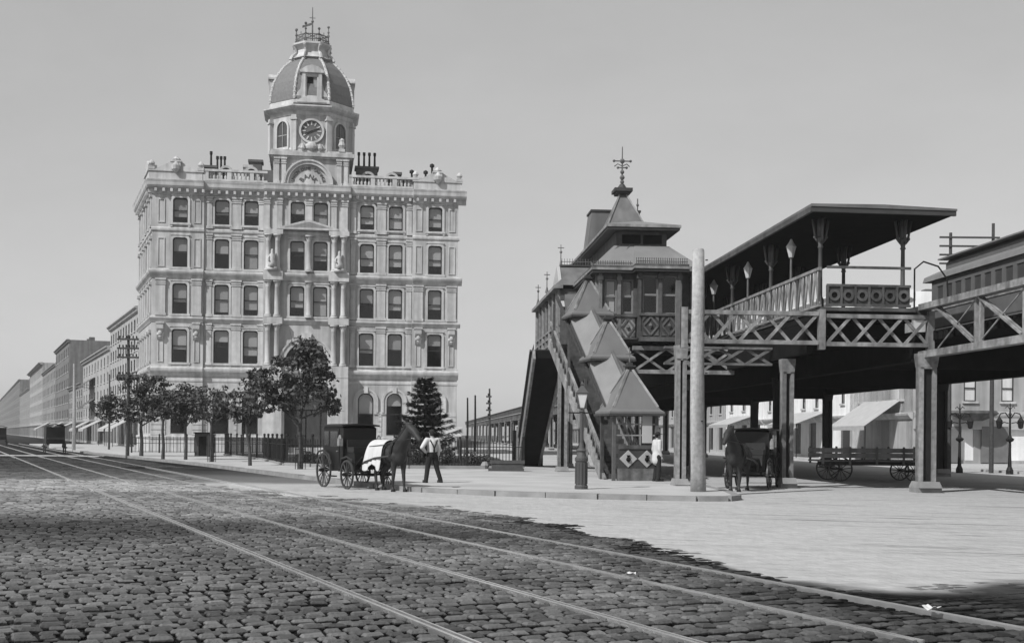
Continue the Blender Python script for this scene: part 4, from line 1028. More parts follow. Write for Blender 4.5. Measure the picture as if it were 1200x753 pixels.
for x in (XL, XR-.2): ebar('foot_post', (x, 64.6, .1), (x, 64.6, 2.2), .14, .14, IRON, fs)
for i in range(26):
    y = 56.1 + i*.33
    ebar('step', (XL+.06, y, 5.62 - i*.205), (XR-.2, y, 5.62 - i*.205), .05, .28, WOODD, fs)

# ------------------------------------------------------------ train standing on the far track
tr = ething('train_car', 'elevated railway passenger car with a clerestory roof above the right truss', 'train car', 20.9, 38)
TX0, TX1, TY0, TY1 = 19.55, 22.2, 25.5, 46
a = MB(); wall(a, 0, TY1-TY0, 5.75, 7.75, [(.5+i*.78, 1.02+i*.78, 6.75, 7.5, 'rect') for i in range(25)], 0, .08)
CM = OFF[tr] @ T(TX0, TY1, 0) @ RZ(-PI/2); a.build('side_wall', mat('car_paint', .13, .5), tr, CM)
for i in range(25): put('window', shared('tw', lambda: MB().box(0, .52, .03, .05, 6.75, 7.5).mesh('window', mat('car_glass', .07, .2, spec=.4))), tr, CM @ T(.5+i*.78, 0, 0))
eput(MB().box(TX0+.1, TX1, TY0, TY1, 5.75, 7.75), 'body', GREYW, tr)
a = MB(); a.prism_y([(TX0-.12, 7.75), (TX1+.12, 7.75), (TX1+.05, 7.95), (TX1-.5, 8.2), (TX0+.5, 8.2), (TX0-.05, 7.95)], TY0-.3, TY1+.6); eput(a, 'roof', mat('car_roof', .19, .6), tr)
a = MB(); a.prism_y([(TX0+.55, 8.2), (TX1-.55, 8.2), (TX1-.55, 8.45), (TX1-.7, 8.6), (TX0+.7, 8.6), (TX0+.55, 8.45)], TY0, TY1); eput(a, 'clerestory', mat('car_paint', .13), tr)
eput(MB().box(TX0+.35, TX1-.35, TY0-.2, TY1+.3, 8.605, 8.66), 'clerestory_roof', mat('car_roof', .19, .6), tr)
eput(MB().box(TX0-.04, TX0+.05, TY0, TY1, 5.75, 5.95), 'sill_beam', WOODD, tr); eput(MB().box(TX0-.03, TX0+.02, TY0, TY1, 6.6, 6.66), 'belt_rail', WOODL, tr)
for y in (29, 31, 41, 43):
    eput(MB().tube((20.2, y, 5.78), (20.3, y, 5.78), .36, n=14), 'wheel', IROND, tr)
eput(MB().box(20, 21.8, TY1, TY1+.7, 5.7, 5.85), 'end_platform', WOODD, tr)
# ============================================================ TREES AND PLANTS
LEAF = mat('leaf', .065, .6, .35, 3., island=.45, spec=.3)
LEAFD = mat('needle', .035, .7, .35, 3., island=.4)
def leaf_cloud(mb, c, rad, n, size, flat=1.0, shell=.45):
    for _ in range(n):
        while True:
            p = Vector((random.uniform(-1, 1), random.uniform(-1, 1), random.uniform(-1, 1)))
            if shell < p.length < 1: break
        q = Vector((c[0] + p.x*rad[0], c[1] + p.y*rad[1], c[2] + p.z*rad[2]))
        nrm = (p + Vector((random.gauss(0, .7), random.gauss(0, .7), random.gauss(.5, .7)))).normalized()
        u = nrm.orthogonal().normalized(); u.rotate(Matrix.Rotation(random.uniform(0, 6.28), 3, nrm)); v = nrm.cross(u)
        s = size * random.uniform(.6, 1.35)
        mb.add([q - u*s*.5, q + v*s*.32 + nrm*s*.06, q + u*s*.6, q - v*s*.32 + nrm*s*.06], [(0, 1, 2, 3)])
def tree(label, x, y, trunk_h, blobs, seed, lean=(0, 0), guard=False, dens=1.0, group=None, size=.19, z0=.13, tr=.09, sc=1.0):
    random.seed(seed)
    blobs = [((c[0]*sc, c[1]*sc, trunk_h + (c[2]-trunk_h)*sc), tuple(q*sc*random.uniform(.85, 1.15) for q in r)) for c, r in blobs]
    t = thing('street_tree', label, 'tree', (x, y, z0), random.uniform(0, .3), group)
    m = MB(); top = Vector((lean[0], lean[1], trunk_h))
    m.path([(0, 0, -.1), (lean[0]*.25+.03, lean[1]*.2, trunk_h*.35), (lean[0]*.7-.03, lean[1]*.6, trunk_h*.7), top], [tr*1.25, tr, tr*.85, tr*.7], 8)
    for b in blobs:
        c = Vector(b[0]); st = Vector((lean[0]*.85, lean[1]*.85, trunk_h*random.uniform(.75, 1.0)))
        mid = st.lerp(c, .5) + Vector((random.gauss(0, .12), random.gauss(0, .12), .15))
        m.path([st, mid, c], [tr*.5, tr*.34, tr*.12], 6)
        for _ in range(3):
            e = c + Vector((random.gauss(0, b[1][0]*.45), random.gauss(0, b[1][1]*.45), random.gauss(0, b[1][2]*.45))); m.path([mid, mid.lerp(e, .6) + Vector((0, 0, .08)), e], [tr*.2, tr*.13, tr*.05], 4)
    m.build('trunk', BARK, t)
    f = MB()
    for c, r in blobs:
        k = int(dens * 300 * r[0]*r[1]*r[2]/ (size*size*8))
        leaf_cloud(f, c, r, max(20, k//7), size)
        for _ in range(9):                                # separate clumps leave gaps of sky between them
            d = Vector((random.gauss(0, 1), random.gauss(0, 1), random.gauss(0, .9))).normalized() * random.uniform(.45, 1.02)
            q = random.uniform(.24, .42); leaf_cloud(f, (c[0]+d.x*r[0], c[1]+d.y*r[1], c[2]+d.z*r[2]), (r[0]*q, r[1]*q, r[2]*q*.8), max(16, int(k*.1)), size, shell=.15)
        for _ in range(5):                                # ragged sprigs past the clump's edge
            d = Vector((random.gauss(0, 1), random.gauss(0, 1), random.gauss(0, .8))).normalized()
            e = (c[0]+d.x*r[0]*1.05, c[1]+d.y*r[1]*1.05, c[2]+d.z*r[2]*1.05); leaf_cloud(f, e, (r[0]*.3, r[1]*.3, r[2]*.28), max(14, k//22), size, shell=0)
    f.build('crown', LEAF, t)
    if guard:
        g = MB()
        for a in range(6): 
            xx, yy = .22*math.cos(a*PI/3), .22*math.sin(a*PI/3); g.tube((xx, yy, -.1), (xx, yy, 1.55), .018, n=5)
        for z in (.3, .9, 1.5):
            g.path([(.22*math.cos(a*PI/3), .22*math.sin(a*PI/3), z) for a in range(7)], .014, 4)
        g.build('tree_guard', IROND, t)
    random.seed(seed+1000)
    return t
G1 = 'young street trees on the pavement beside the bank'
tree('large leafy street tree standing before the bank entrance behind the cab', -9.5, 55.6, 2.3,
     [((0, 0, 4.3), (1.15, 1.2, 1.0)), ((-.95, .2, 3.9), (.9, .9, .8)), ((1.0, -.1, 3.4), (.8, .9, .85)), ((.15, .1, 5.1), (.8, .8, .6)), ((-1.55, 0, 3.4), (.6, .6, .55)), ((.75, .1, 4.5), (.75, .8, .65)), ((-.3, -.2, 3.0), (.95, .9, .6)), ((1.45, 0, 2.75), (.45, .5, .4)), ((-1.75, .1, 4.1), (.45, .5, .4))], 11, guard=True, dens=.62, group=G1, tr=.1, sc=1.05)
tree('thin crooked young tree with a sparse crown left of the tallest leafy tree', -12.9, 61, 2.3,
     [((-.1, 0, 3.1), (.75, .7, .6)), ((.3, 0, 3.9), (.7, .7, .6)), ((-.5, .1, 2.5), (.45, .5, .35)), ((.5, 0, 2.75), (.5, .5, .3))], 12, lean=(-.2, 0), sc=1.1, dens=.38, group=G1, tr=.08)
tree('young tree beside the dark sentry box on the bank pavement', -16.5, 68, 2.3,
     [((0, 0, 2.9), (.9, .8, .6)), ((-.5, 0, 3.5), (.8, .8, .6)), ((.7, 0, 3.4), (.7, .8, .5)), ((.9, .1, 2.6), (.5, .5, .35))], 13, guard=True, sc=1.1, dens=.42, group=G1)
tree('young tree with a pale slim trunk, third from the left on the bank pavement', -19.3, 73.2, 2.5,
     [((0, 0, 3.4), (1.0, .9, .8)), ((.75, 0, 3.0), (.85, .8, .65)), ((-.7, .1, 3.2), (.8, .8, .7)), ((.2, 0, 2.6), (.9, .8, .4))], 14, dens=.6, group=G1, sc=1.2)
tree('dark young tree second from the left on the bank pavement', -20.7, 73.4, 2.4,
     [((0, 0, 3.2), (.9, .9, .75)), ((-.6, 0, 3.8), (.7, .7, .5)), ((.5, 0, 3.9), (.6, .6, .45))], 15, dens=.6, group=G1, sc=.8)
tree('wide dark spreading tree by the telegraph pole at the bank corner', -24.8, 82.8, 2.6,
     [((0, 0, 3.7), (1.15, 1.1, .8)), ((-1.2, 0, 3.3), (1.0, 1.0, .7)), ((1.1, 0, 3.6), (1.0, 1.0, .8)), ((-.3, 0, 4.5), (.9, .9, .6)), ((-2.0, .1, 2.8), (.6, .7, .4)), ((1.7, 0, 2.9), (.6, .7, .4)), ((.7, 0, 4.4), (.8, .8, .5)), ((0, 0, 2.8), (1.5, 1.0, .4))], 16, dens=.7, group=G1, tr=.12, sc=1.25)

def conifer(x, y, H, W, seed):
    random.seed(seed); t = thing('conifer', 'dark layered conifer growing behind the park railing', 'tree', (x, y, .13))
    MB().path([(0, 0, 0), (.02, 0, H*.5), (0, 0, H)], [.12, .08, .015], 7).build('trunk', BARK, t)
    f = MB(); b = MB(); z = .7
    while z < H:
        fr = 1 - (z-.7)/(H-.55); r = W*(fr**.85)*random.uniform(.82, 1.12) + .08; nb = random.randint(7, 9)
        for k in range(nb):
            a = 2*PI*k/nb + random.uniform(-.3, .3); rr = r*random.uniform(.75, 1.1)
            e = Vector((rr*math.cos(a), rr*math.sin(a), z + rr*.02 + random.uniform(-.1, .1) + .1*fr)); s = Vector((0, 0, z-.02))
            mid = s.lerp(e, .55) - Vector((0, 0, .1*rr))
            b.path([s, mid, e], [.03, .02, .008], 4)
            n = int(170*rr) + 30
            for _ in range(n):
                u = random.random()**.7; p = (s.lerp(mid, u*2) if u < .5 else mid.lerp(e, u*2-1))
                side = Vector((-math.sin(a), math.cos(a), 0)) * random.uniform(-1, 1) * (.38 - .2*u)*max(.4, rr)
                p = p + side*.8 + Vector((0, 0, random.uniform(-.09, .06))); d = (e - s).normalized()*.8 + side.normalized()*.6 + Vector((0, 0, random.uniform(-.5, .15)))
                d.normalize(); w = d.cross(Vector((0, 0, 1))).normalized(); l = random.uniform(.14, .32)
                f.add([p, p + d*l*.5 + w*.05, p + d*l, p + d*l*.5 - w*.05], [(0, 1, 2, 3)])
        z += .25 + .08*fr
    b.build('branches', BARK, t); f.build('crown', LEAFD, t)
conifer(-4.7, 66.5, 4.75, 2.1, 21)

# ============================================================ PARK RAILING
fence = thing('park_railing', 'low dark iron railing on a stone kerb round the triangular park', 'fence', (-4.8, 58.3, .13))
FP = [(.55, 58.4), (-4.8, 58.2), (-9.6, 59.6), (-11.2, 61.6), (-14.8, 74), (-20.5, 88.5), (-22.0, 96)]
npk = 0; fo = Vector((-4.8, 58.3, .13))
pk = MB().tube((0, 0, 0), (0, 0, 1.16), .019, n=4).lathe([(.022, 1.16), (.001, 1.27)], n=4).mesh('picket', IROND)
pst = MB().box(-.05, .05, -.05, .05, 0, 1.36).ball((0, 0, 1.42), .08, n=8, m=5).mesh('post', IROND)
for k, ((ax, ay), (bx, by)) in enumerate(zip(FP, FP[1:])):
    d = math.hypot(bx-ax, by-ay); ux, uy = (bx-ax)/d, (by-ay)/d
    for z in (.2, 1.05): bar('rail', Vector((ax, ay, .13+z)) - fo, Vector((bx, by, .13+z)) - fo, .035, .05, IROND, fence)
    q = [(ax - uy*s - fo.x, ay + ux*s - fo.y) for s in (-.16, .16)] + [(bx - uy*s - fo.x, by + ux*s - fo.y) for s in (.16, -.16)]
    MB().prism_z(q, 0, .16 if k < 3 else .1).build('kerb_stone', KERB, fence)
    n = int(d/2.4) or 1
    for i in range(n + (1 if k == len(FP)-2 else 0)): put('post', pst, fence, T(ax + ux*d*i/n - fo.x, ay + uy*d*i/n - fo.y, .1))
    sp = .15 if k < 3 else .3; s = sp/2
    while s < d: put('picket', pk, fence, T(ax + ux*s - fo.x, ay + uy*s - fo.y, .12)); npk += 1; s += sp
print('pickets', npk)
LAWN = mat('lawn', .07, .9, .4, 3, .3, 30)
lw = MB().prism_z([(.3, 58.7), (-4.8, 58.5), (-9.4, 59.9), (-10.9, 61.8), (-14.5, 74), (-20, 88), (-20.5, 94), (-6, 97), (-1.5, 92)], -.1, .16).build('lawn', LAWN); lw['kind'] = 'structure'
random.seed(5)
gr = MB()
for _ in range(26000):
    v = random.random(); x = random.uniform(-14, .2); y = 58.9 + v*22
    if x < -9 - (y-60)*.33 or x > .4 - (y-58.5)*.06: continue
    h = random.uniform(.06, .2); a = random.uniform(0, 6.28); w = .02
    gr.add([(x - w*math.cos(a), y - w*math.sin(a), .15), (x + w*math.cos(a), y + w*math.sin(a), .15), (x + random.gauss(0, .05), y, .16+h)], [(0, 1, 2)])
gr = gr.build('lawn_grass', LEAF); gr['kind'] = 'stuff'; tag(gr, 'grass growing behind the park railing', 'grass')
# shrubs inside the railing
def shrub(label, x, y, r, h, seed, n=500):
    random.seed(seed); t = thing('shrub', label, 'shrub', (x, y, .15), 0, 'shrubs behind the park railing')
    m = MB()
    for _ in range(7):
        a = random.uniform(0, 6.28); m.path([(0, 0, -.05), (r*.3*math.cos(a), r*.3*math.sin(a), h*.4), (r*.7*math.cos(a), r*.7*math.sin(a), h*.75)], [.02, .014, .006], 4)
    m.build('stems', BARK, t)
    f = MB()
    for _ in range(4): leaf_cloud(f, (random.gauss(0, r*.35), random.gauss(0, r*.35), h*random.uniform(.4, .65)), (r*.7, r*.7, h*.4), n//4, .11, shell=.2)
    f.build('crown', LEAF, t)
shrub('low dark shrub behind the railing beneath the white stall roof', -3.2, 60.0, .55, .95, 31)
shrub('leafy shrub behind the railing left of the stone trough', -1.6, 59.9, .5, .8, 32)
shrub('small shrub behind the railing beside the standing man', -4.6, 60.3, .45, .9, 33)
shrub('bush behind the railing left of the cab wheels', -10.6, 64.0, .5, .9, 34)
shrub('round clipped bush in front of the bank windows', -14.2, 77.0, .5, .95, 35)
shrub('larger bush near the bank entrance pedestal', -13.9, 74.5, .4, .8, 36)

# ============================================================ STREET FURNITURE
# tall bare pole in front of the station
pl = thing('telegraph_pole', 'thick pale bare wooden pole at the kerb in front of the station', 'pole', (5.45, 36.3, 0))
m = MB(); m.path([(.03, 0, 0), (.02, 0, .8), (-.02, 0, 2.5), (-.035, 0, 4.2), (-.02, 0, 5.6), (-.03, 0, 7.2)], [.235, .22, .21, .2, .19, .175], 16); m.build('shaft', POLEW, pl, smooth=True)
m = MB(); m.lathe([(.175, 7.2), (.15, 7.24), (.01, 7.26)], -.03, 0, 14); m.build('tip', POLEW, pl)
for z, a in ((2.2, -1.2), (3.6, -.3), (6.9, -.6)): m = MB(); m.tube((.2*math.cos(a), .2*math.sin(a), z), (.27*math.cos(a), .27*math.sin(a), z), .02, n=5); m.build('spike', IROND, pl)
# gas lamp
lp = thing('street_lamp', 'slender gas street lamp with a thick fluted base at the kerb', 'street lamp', (2.1, 37.3, .13))
m = MB(); m.lathe([(.2, 0), (.2, .1), (.17, .14), (.17, .82), (.2, .86), (.2, .94), (.15, 1.0), (.12, 1.12), (.16, 1.16), (.09, 1.24), (.065, 1.4)], 0, 0, 16); m.build('base', mat('lamp_iron', .075, .5), lp, smooth=False)
for k in range(12): a = 2*PI*k/12; m = MB(); m.tube((0.172*math.cos(a), 0.172*math.sin(a), .16), (0.172*math.cos(a), 0.172*math.sin(a), .8), .022, n=5); m.build('flute', mat('lamp_iron', .075, .5), lp)
MB().lathe([(.06, 1.4), (.05, 2.3), (.09, 2.34), (.04, 2.4)], 0, 0, 10).build('shaft', mat('lamp_iron', .075, .5), lp)
MB().box(-.4, .4, -.02, .02, 2.28, 2.32).build('ladder_bar', IROND, lp)
ln = MB(); r4 = PI/4
ln.lathe([(.1, 2.42), (.11, 2.45)], 0, 0, 4, r4); ln.lathe([(.24, 2.86), (.26, 2.9), (.05, 3.12), (.07, 3.16), (.02, 3.25)], 0, 0, 4, r4)
for k in range(4): a = r4 + k*PI/2; ln.tube((.1*math.cos(a), .1*math.sin(a), 2.44), (.23*math.cos(a), .23*math.sin(a), 2.87), .014, n=4)
lo = ln.build('lantern', mat('lamp_iron', .075, .5), lp)
MB().lathe([(.09, 2.45), (.215, 2.86)], 0, 0, 4, r4).build('lantern_glass', mat('lantern_pane', .65, .2, spec=.6), lo)
# stone trough at the railing end
tg = thing('stone_trough', 'low dark stone drinking trough at the end of the park railing', 'trough', (-.2, 55.6, .13))
m = MB(); m.box(-.85, .75, -.4, .4, 0, .12); m.box(-.7, .7, -.32, .32, .12, .34); m.build('base', mat('trough_stone', .07, .8, .2, 4, .2, 20), tg)
m = MB(); wallb = [(-.78, .78, -.36, -.26), (-.78, .78, .26, .36), (-.78, -.68, -.26, .26), (.68, .78, -.26, .26)]
for b in wallb: m.box(*b, .34, .48)
m.build('basin', mat('trough_stone', .07), tg); m = MB(); m.lathe([(.14, .1), (.2, .25), (.12, .4), (.05, .42)], -1.0, 0, 8); m.build('bollard', KERB, tg)
# telegraph poles with crossarms
def tpole(label, x, y, h, arms, wd, m_, r=.13, nz=(.9, -.4), step=0):
    t = thing('telegraph_pole', label, 'pole', (x, y, 0), math.atan2(nz[1], nz[0]) if arms else 0, 'telegraph poles')
    MB().path([(0, 0, 0), (.03, 0, h*.5), (0, 0, h)], [r, r*.85, r*.65], 8).build('shaft', m_, t)
    for z in arms:
        a = MB().box(-wd, wd, -.16, -.05, z-.06, z+.06).build('crossarm', m_, t)
        for k in range(6): MB().lathe([(.02, z+.06), (.05, z+.12), (.05, z+.2), (.02, z+.24)], -wd+.15 + k*(2*wd-.3)/5, -.1, 6).build('insulator', IROND, a)
    return t
tpole('dark telegraph pole with four crossarms at the bank corner among the trees', -25.6, 82.4, 8.2, (7.9, 7.3, 6.7, 5.5), .7, BARK, .13, nz=(1, .1))
tpole('pale telegraph pole leaning in the left street before the awnings', -37.9, 107, 7.6, (), .9, POLEW, .17, nz=(1, .2))
tpole('thin dark pole standing beside the white post in the left street', -36.8, 113, 7.0, (), .8, BARK, .1)
tpole('thin mast behind the park railing right of the white stall roof', -3.6, 120, 5.6, (), .5, BARK, .12)
tpole('thin pole behind the park railing left of the dark stair mast', -3.8, 105, 4.9, (), .5, BARK, .1)
tpole('double-armed mast behind the park railing beside the far trestle', -1.7, 92, 5.2, (4.6, 4.1, 3.6, 3.1), .2, BARK, .1)
tp = thing('telegraph_pole', 'telegraph frame with four long crossarms rising behind the train roof', 'pole', (22.6, 64, 0), 0, 'telegraph poles')
for x, h in ((0, 12.4), (2.2, 12.9)): MB().path([(x, 0, 0), (x, 0, h)], [.13, .08], 8).build('shaft', BARK, tp)
for z in (12.15, 11.7, 11.25, 10.8): MB().box(-.6, 2.5, -.13, -.05, z-.045, z+.045).build('crossarm', BARK, tp)
# white roofed stall beyond the railing
sl = thing('market_stall', 'stall with a pale canvas roof behind the park railing', 'stall', (-4.3, 74, .13))
m = MB(); m.add([(-1.3, -.8, 1.55), (1.3, -.8, 1.55), (1.3, .8, 2.1), (-1.3, .8, 2.1), (-1.3, -.8, 1.5), (1.3, -.8, 1.5), (1.3, .8, 2.05), (-1.3, .8, 2.05)], [(0, 1, 2, 3), (4, 7, 6, 5), (0, 4, 5, 1), (1, 5, 6, 2), (2, 6, 7, 3), (3, 7, 4, 0)]); m.build('canvas_roof', CANVAS, sl)
for x, y, z in ((-1.2, -.7, 1.5), (1.2, -.7, 1.5), (-1.2, .7, 2.0), (1.2, .7, 2.0)): bar('post', (x, y, 0), (x, y, z), .07, .07, WOODM, sl)
MB().box(-1.2, 1.2, -.6, .6, .75, .85).build('counter', WOODM, sl)
# dark sentry box on the bank pavement
sb = thing('sentry_box', 'dark upright timber box standing on the bank pavement among the young trees', 'kiosk', (-20.9, 84, .13)); sb.scale = (.6, .8, .78)
m = MB(); wall(m, -.9, .9, 0, 2.0, [(-.45, .45, .05, 1.75, 'rect')], -.5, .1); m.box(-.9, -.85, -.5, .5, 0, 2); m.box(.85, .9, -.5, .5, 0, 2); m.box(-.9, .9, .45, .5, 0, 2); m.build('wall', WOODD, sb)
MB().box(-1.0, 1.0, -.62, .6, 2.0, 2.1).build('roof', WOODB, sb); MB().box(-.44, .44, -.45, -.4, .05, 1.74).build('door', WOODB, sb)
# area railing along the bank's left front
ar = thing('area_railing', 'dark iron area railing on the pavement before the bank left wing', 'fence', (-25.5, 97, .13))
for z in (.1, .75, 1.2): bar('rail', (-4.2, -.7, z), (6.2, 1.0, z), .04, .05, IROND, ar)
for i in range(40): put('picket', pk, ar, T(-4.1 + i*.26, -.68 + i*.0425, .05))
for i in range(6): put('post', pst, ar, T(-4.1 + i*2.06, -.68 + i*.335, 0))

# ornate double lamps across the avenue
def dlamp(label, x, y):
    t = thing('street_lamp', label, 'street lamp', (x*EC - y*ES, x*ES + y*EC, 0), EA, 'double-armed lamps across the avenue'); t.scale = (.82, .82, .95)
    m = MB(); m.lathe([(.22, 0), (.22, .2), (.12, .4), (.09, 1.0), (.075, 1.7), (.2, 1.75), (.26, 1.86), (.12, 1.95), (.07, 2.1), (.06, 3.1), (.12, 3.15), (.05, 3.25), (.03, 3.75)], 0, 0, 10); m.build('post', IROND, t)
    for s in (-1, 1):
        a = MB(); a.path([(0, 0, 2.9), (s*.3, 0, 3.25), (s*.6, 0, 3.2), (s*.72, 0, 3.0)], .035, 6); a.path([(s*.1, 0, 2.7), (s*.4, 0, 2.75), (s*.66, 0, 2.55)], .03, 6); a.path([(0, 0, 3.4), (s*.18, 0, 3.6), (s*.3, 0, 3.5)], .025, 5); ao = a.build('arm', IROND, t)
        MB().lathe([(.05, 2.4), (.15, 2.45), (.2, 2.75), (.22, 2.8), (.08, 2.98), (.03, 3.05)], s*.68, 0, 8).build('lantern', IROND, ao)
dlamp('ornate double-armed lamp left of the two before the corner shop', 27.9, 62)
dlamp('ornate double-armed lamp at the right before the corner shop', 29.6, 60)

# ============================================================ OTHER BUILDINGS
def block(name, label, x0, y0, d, L, h, floors, cols, wm, depth=14, gz=0, shop=True, cor=.5, group=None, winw=1.0, top=.6, blind=.4, arch='seg', shopm=.35):
    """a street front: d = unit vector along the front from left end to right end as seen from the street"""
    t = thing(name, label, 'building', (x0, y0, 0), math.atan2(d[1], d[0]), group)
    z0 = 3.6 if shop else .6
    fh = (h - z0 - top)/floors; op = []
    for f in range(floors):
        for c in range(cols):
            cx = (c+.5)*L/cols; op.append((cx-winw/2, cx+winw/2, z0 + f*fh + fh*.22, z0 + f*fh + fh*.8, arch))
    sop = []
    if shop:
        n = max(2, int(L/4)); sop = [(i*L/n + shopm, (i+1)*L/n - shopm, .35, 3.0, 'rect') for i in range(n)]
    m = MB(); wall(m, 0, L, 0, h, op + sop, 0, .25)
    m.quad((0, 0, 0), (0, depth, 0), (0, depth, h), (0, 0, h)); m.quad((L, 0, 0), (L, depth, 0), (L, depth, h), (L, 0, h)); m.quad((0, depth, 0), (L, depth, 0), (L, depth, h), (0, depth, h)); m.quad((0, 0, h), (L, 0, h), (L, depth, h), (0, depth, h))
    m.build('wall', wm, t)
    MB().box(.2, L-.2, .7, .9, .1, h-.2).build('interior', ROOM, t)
    for o in op: window(t, T(o[0], .06, o[2]), round(winw, 2), round(o[3]-o[2], 2), arch, random.choice([.3, .5, .6, 0, .45]) if blind else 0)
    for o in op: put('sill', shared(('sill', winw), lambda: MB().box(-.12, winw+.12, -.12, 0, -.14, -.002).mesh('sill', STONE2)), t, T(o[0], 0, o[2]))
    for o in sop: put('shop_window', shared(('shw', round(o[1]-o[0], 2)), lambda: MB().box(0, o[1]-o[0], .15, .2, 0, 2.65).mesh('shop_window', mat('shop_glass', .03, .12, spec=.6))), t, T(o[0], 0, .35))
    if shop:
        c = MB(); cornice(c, 0, L, 0, [(.1, 3.05), (.3, 3.3), (.35, 3.45), (.05, 3.5)]); c.build('shop_cornice', STONE2, t)
    c = MB(); cornice(c, -.1, L+.1, 0, [(.05, h-.5), (cor*.5, h-.4), (cor*.6, h-.2), (cor, h-.05), (cor, h+.08), (0, h+.12)]); c.build('cornice', wm, t)
    for k in range(int(L/5)): MB().box(2+k*5, 2.8+k*5, 4, 5, h, h+1.1).build('chimney', BRICKD, t)
    return t
def awning(label, t0, x, w, z, out=1.8, drop=.9, m_=None, group=None):
    t = thing('awning', label, 'awning', tuple(t0.matrix_basis @ Vector((x, 0, 0))), t0.rotation_euler.z, group)
    a = MB(); a.add([(0, -.05, z), (w, -.05, z), (w, -out, z-drop), (0, -out, z-drop), (0, -.05, z-.04), (w, -.05, z-.04), (w, -out, z-drop-.04), (0, -out, z-drop-.04)], [(0, 1, 2, 3), (4, 7, 6, 5), (0, 4, 5, 1), (1, 5, 6, 2), (2, 6, 7, 3), (3, 7, 4, 0)]); a.build('canvas', m_ or CANVAS, t)
    b = MB(); b.box(0, w, -out-.02, -out+.01, z-drop-.3, z-drop-.05); b.build('valance', m_ or CANVAS, t)
    for xx in (.05, w-.05): bar('post', (xx, -out+.1, 0), (xx, -out+.1, z-drop-.04), .06, .06, IROND, t)
    return t
random.seed(3)
bdir = Vector((.40, -.9165))                            # the diagonal street's east front, walked towards the camera
def bpos(Y): return (-40 - .4363*(Y-132), Y)
def bblock(Y0, Y1, *a, **k):
    x, y = bpos(Y1); L = (Y1-Y0)/.9165
    return block(*a[:2], x, y, (.40, -.9165), L, *a[2:], **k)
MIDW = mat('mid_wall', .3, .85, .15, 1, streak=.3)
BG = 'buildings along the left street'
b1 = bblock(131, 158.5, 'street_building', 'tall cream building with rows of small windows next to the bank flank', 15.0, 5, 11, CREAM, group=BG, winw=1.25)
b2 = bblock(159, 197, 'street_building', 'lower cream building with upper-window awnings left of the tall cream one', 12.7, 4, 9, CREAM, group=BG, winw=1.3)
b3 = bblock(197.5, 225, 'street_building', 'low mid-grey building between the cream fronts and the dark brick block', 9.5, 3, 7, MIDW, group=BG, winw=1.5)
b4 = bblock(226, 262, 'street_building', 'dark brick block with a blank side wall above its neighbour', 18.5, 5, 8, GREYW, depth=26, group=BG, winw=1.7, blind=0)
b5 = bblock(263, 310, 'street_building', 'grey row beyond the dark brick block in the left street', 16, 4, 9, MIDW, group=BG, winw=1.9)
b6 = bblock(311, 380, 'street_building', 'pale far building with a heavy cornice in the left street', 19, 5, 12, CREAM, group=BG, cor=1., winw=2.2)
b7 = bblock(381, 460, 'street_building', 'distant grey building farther up the left street', 15, 4, 12, MIDW, group=BG)
b8 = bblock(461, 900, 'street_building', 'farthest building at the left edge of the left street', 21, 5, 36, GREYW, group=BG, winw=2.6)
AG = 'shop awnings in the left street'
awning('grey shop awning before the low mid-grey building in the left street', b3, 9, 9, 3.5, 2.6, 1.2, group=AG)
awning('faint pale shop awning before the grey row beyond the dark brick block', b5, 22, 12, 3.8, 3., 1.5, group=AG)
awning('wide white shop awning nearest the bank in the left street', b1, 20, 7, 3.4, 2.4, 1.3, group=AG)
awning('white shop awning second from the bank in the left street', b1, 11, 7, 3.4, 2.4, 1.3, group=AG)
awning('pale shop awning third from the bank in the left street', b2, 26, 8, 3.4, 2.6, 1.3, group=AG)
awning('pale shop awning fourth from the bank in the left street', b2, 8, 8, 3.4, 2.6, 1.3, group=AG)
awning('distant pale shop awning before the dark brick block', b4, 18, 10, 3.6, 2.8, 1.4, group=AG)
for z, nm in ((9.6, 'upper'), (6.5, 'lower')):
    a = awning('%s dark window awning on the lower cream building' % nm, b2, 12, 9, z, 1.6, 1.1, mat('dark_canvas', .12), AG)
    for ch in list(a.children):
        if ch.name.startswith('post'): bpy.data.objects.remove(ch)
    for xx in (.05, 8.95): bar('stay', (xx, -1.55, z-1.12), (xx, -.02, z-1.3), .05, .05, IROND, a)

# far side of the avenue, right
def eblock(xl, ya, yb, *a, **k):                         # front on the line x = xl facing the tracks
    x, y = xl*EC - yb*ES, xl*ES + yb*EC
    return block(*a[:2], x, y, (ES, -EC), yb-ya, *a[2:], **k)
AV = 'buildings across the avenue behind the trestle'
e1 = eblock(33, 95.5, 116, 'avenue_building', 'pale plastered building with tall narrow windows behind the trestle', 13, 3, 6, mat('pale_plaster', .85, .85, .08, 1, streak=.15), shop=True, group=AV, winw=.9, arch='rect', shopm=1.1)
e2 = eblock(33, 116.3, 131, 'avenue_building', 'plain whitewashed building with few dark windows behind the trestle', 12, 2, 3, mat('whitewash', .88, .85, .08, 1, streak=.15), shop=True, group=AV, winw=1.2, arch='rect', shopm=1.3)
e3 = eblock(33, 131.3, 170, 'avenue_building', 'long pale building farther back under the trestle deck', 14, 3, 9, CREAM, shop=True, group=AV, arch='rect', shopm=1.1)
e4 = eblock(33, 171, 300, 'avenue_building', 'distant grey avenue row seen beneath the station floor', 13, 3, 20, MIDW, shop=True, group=AV)
e5 = eblock(-16, 230, 420, 'avenue_building', 'hazy distant row beyond the park between bank and stair', 11, 3, 20, MIDW, shop=True, group=AV)
e7 = eblock(32.6, 79.6, 95, 'avenue_building', 'white building with paired narrow windows left of the corner shop', 11.5, 2, 4, mat('white_front', .9, .85, .08, 1, streak=.15), depth=12, shop=True, group=AV, winw=.8, arch='rect', shopm=1.1)
cx, cy = 32.6*EC - 79.5*ES, 32.6*ES + 79.5*EC
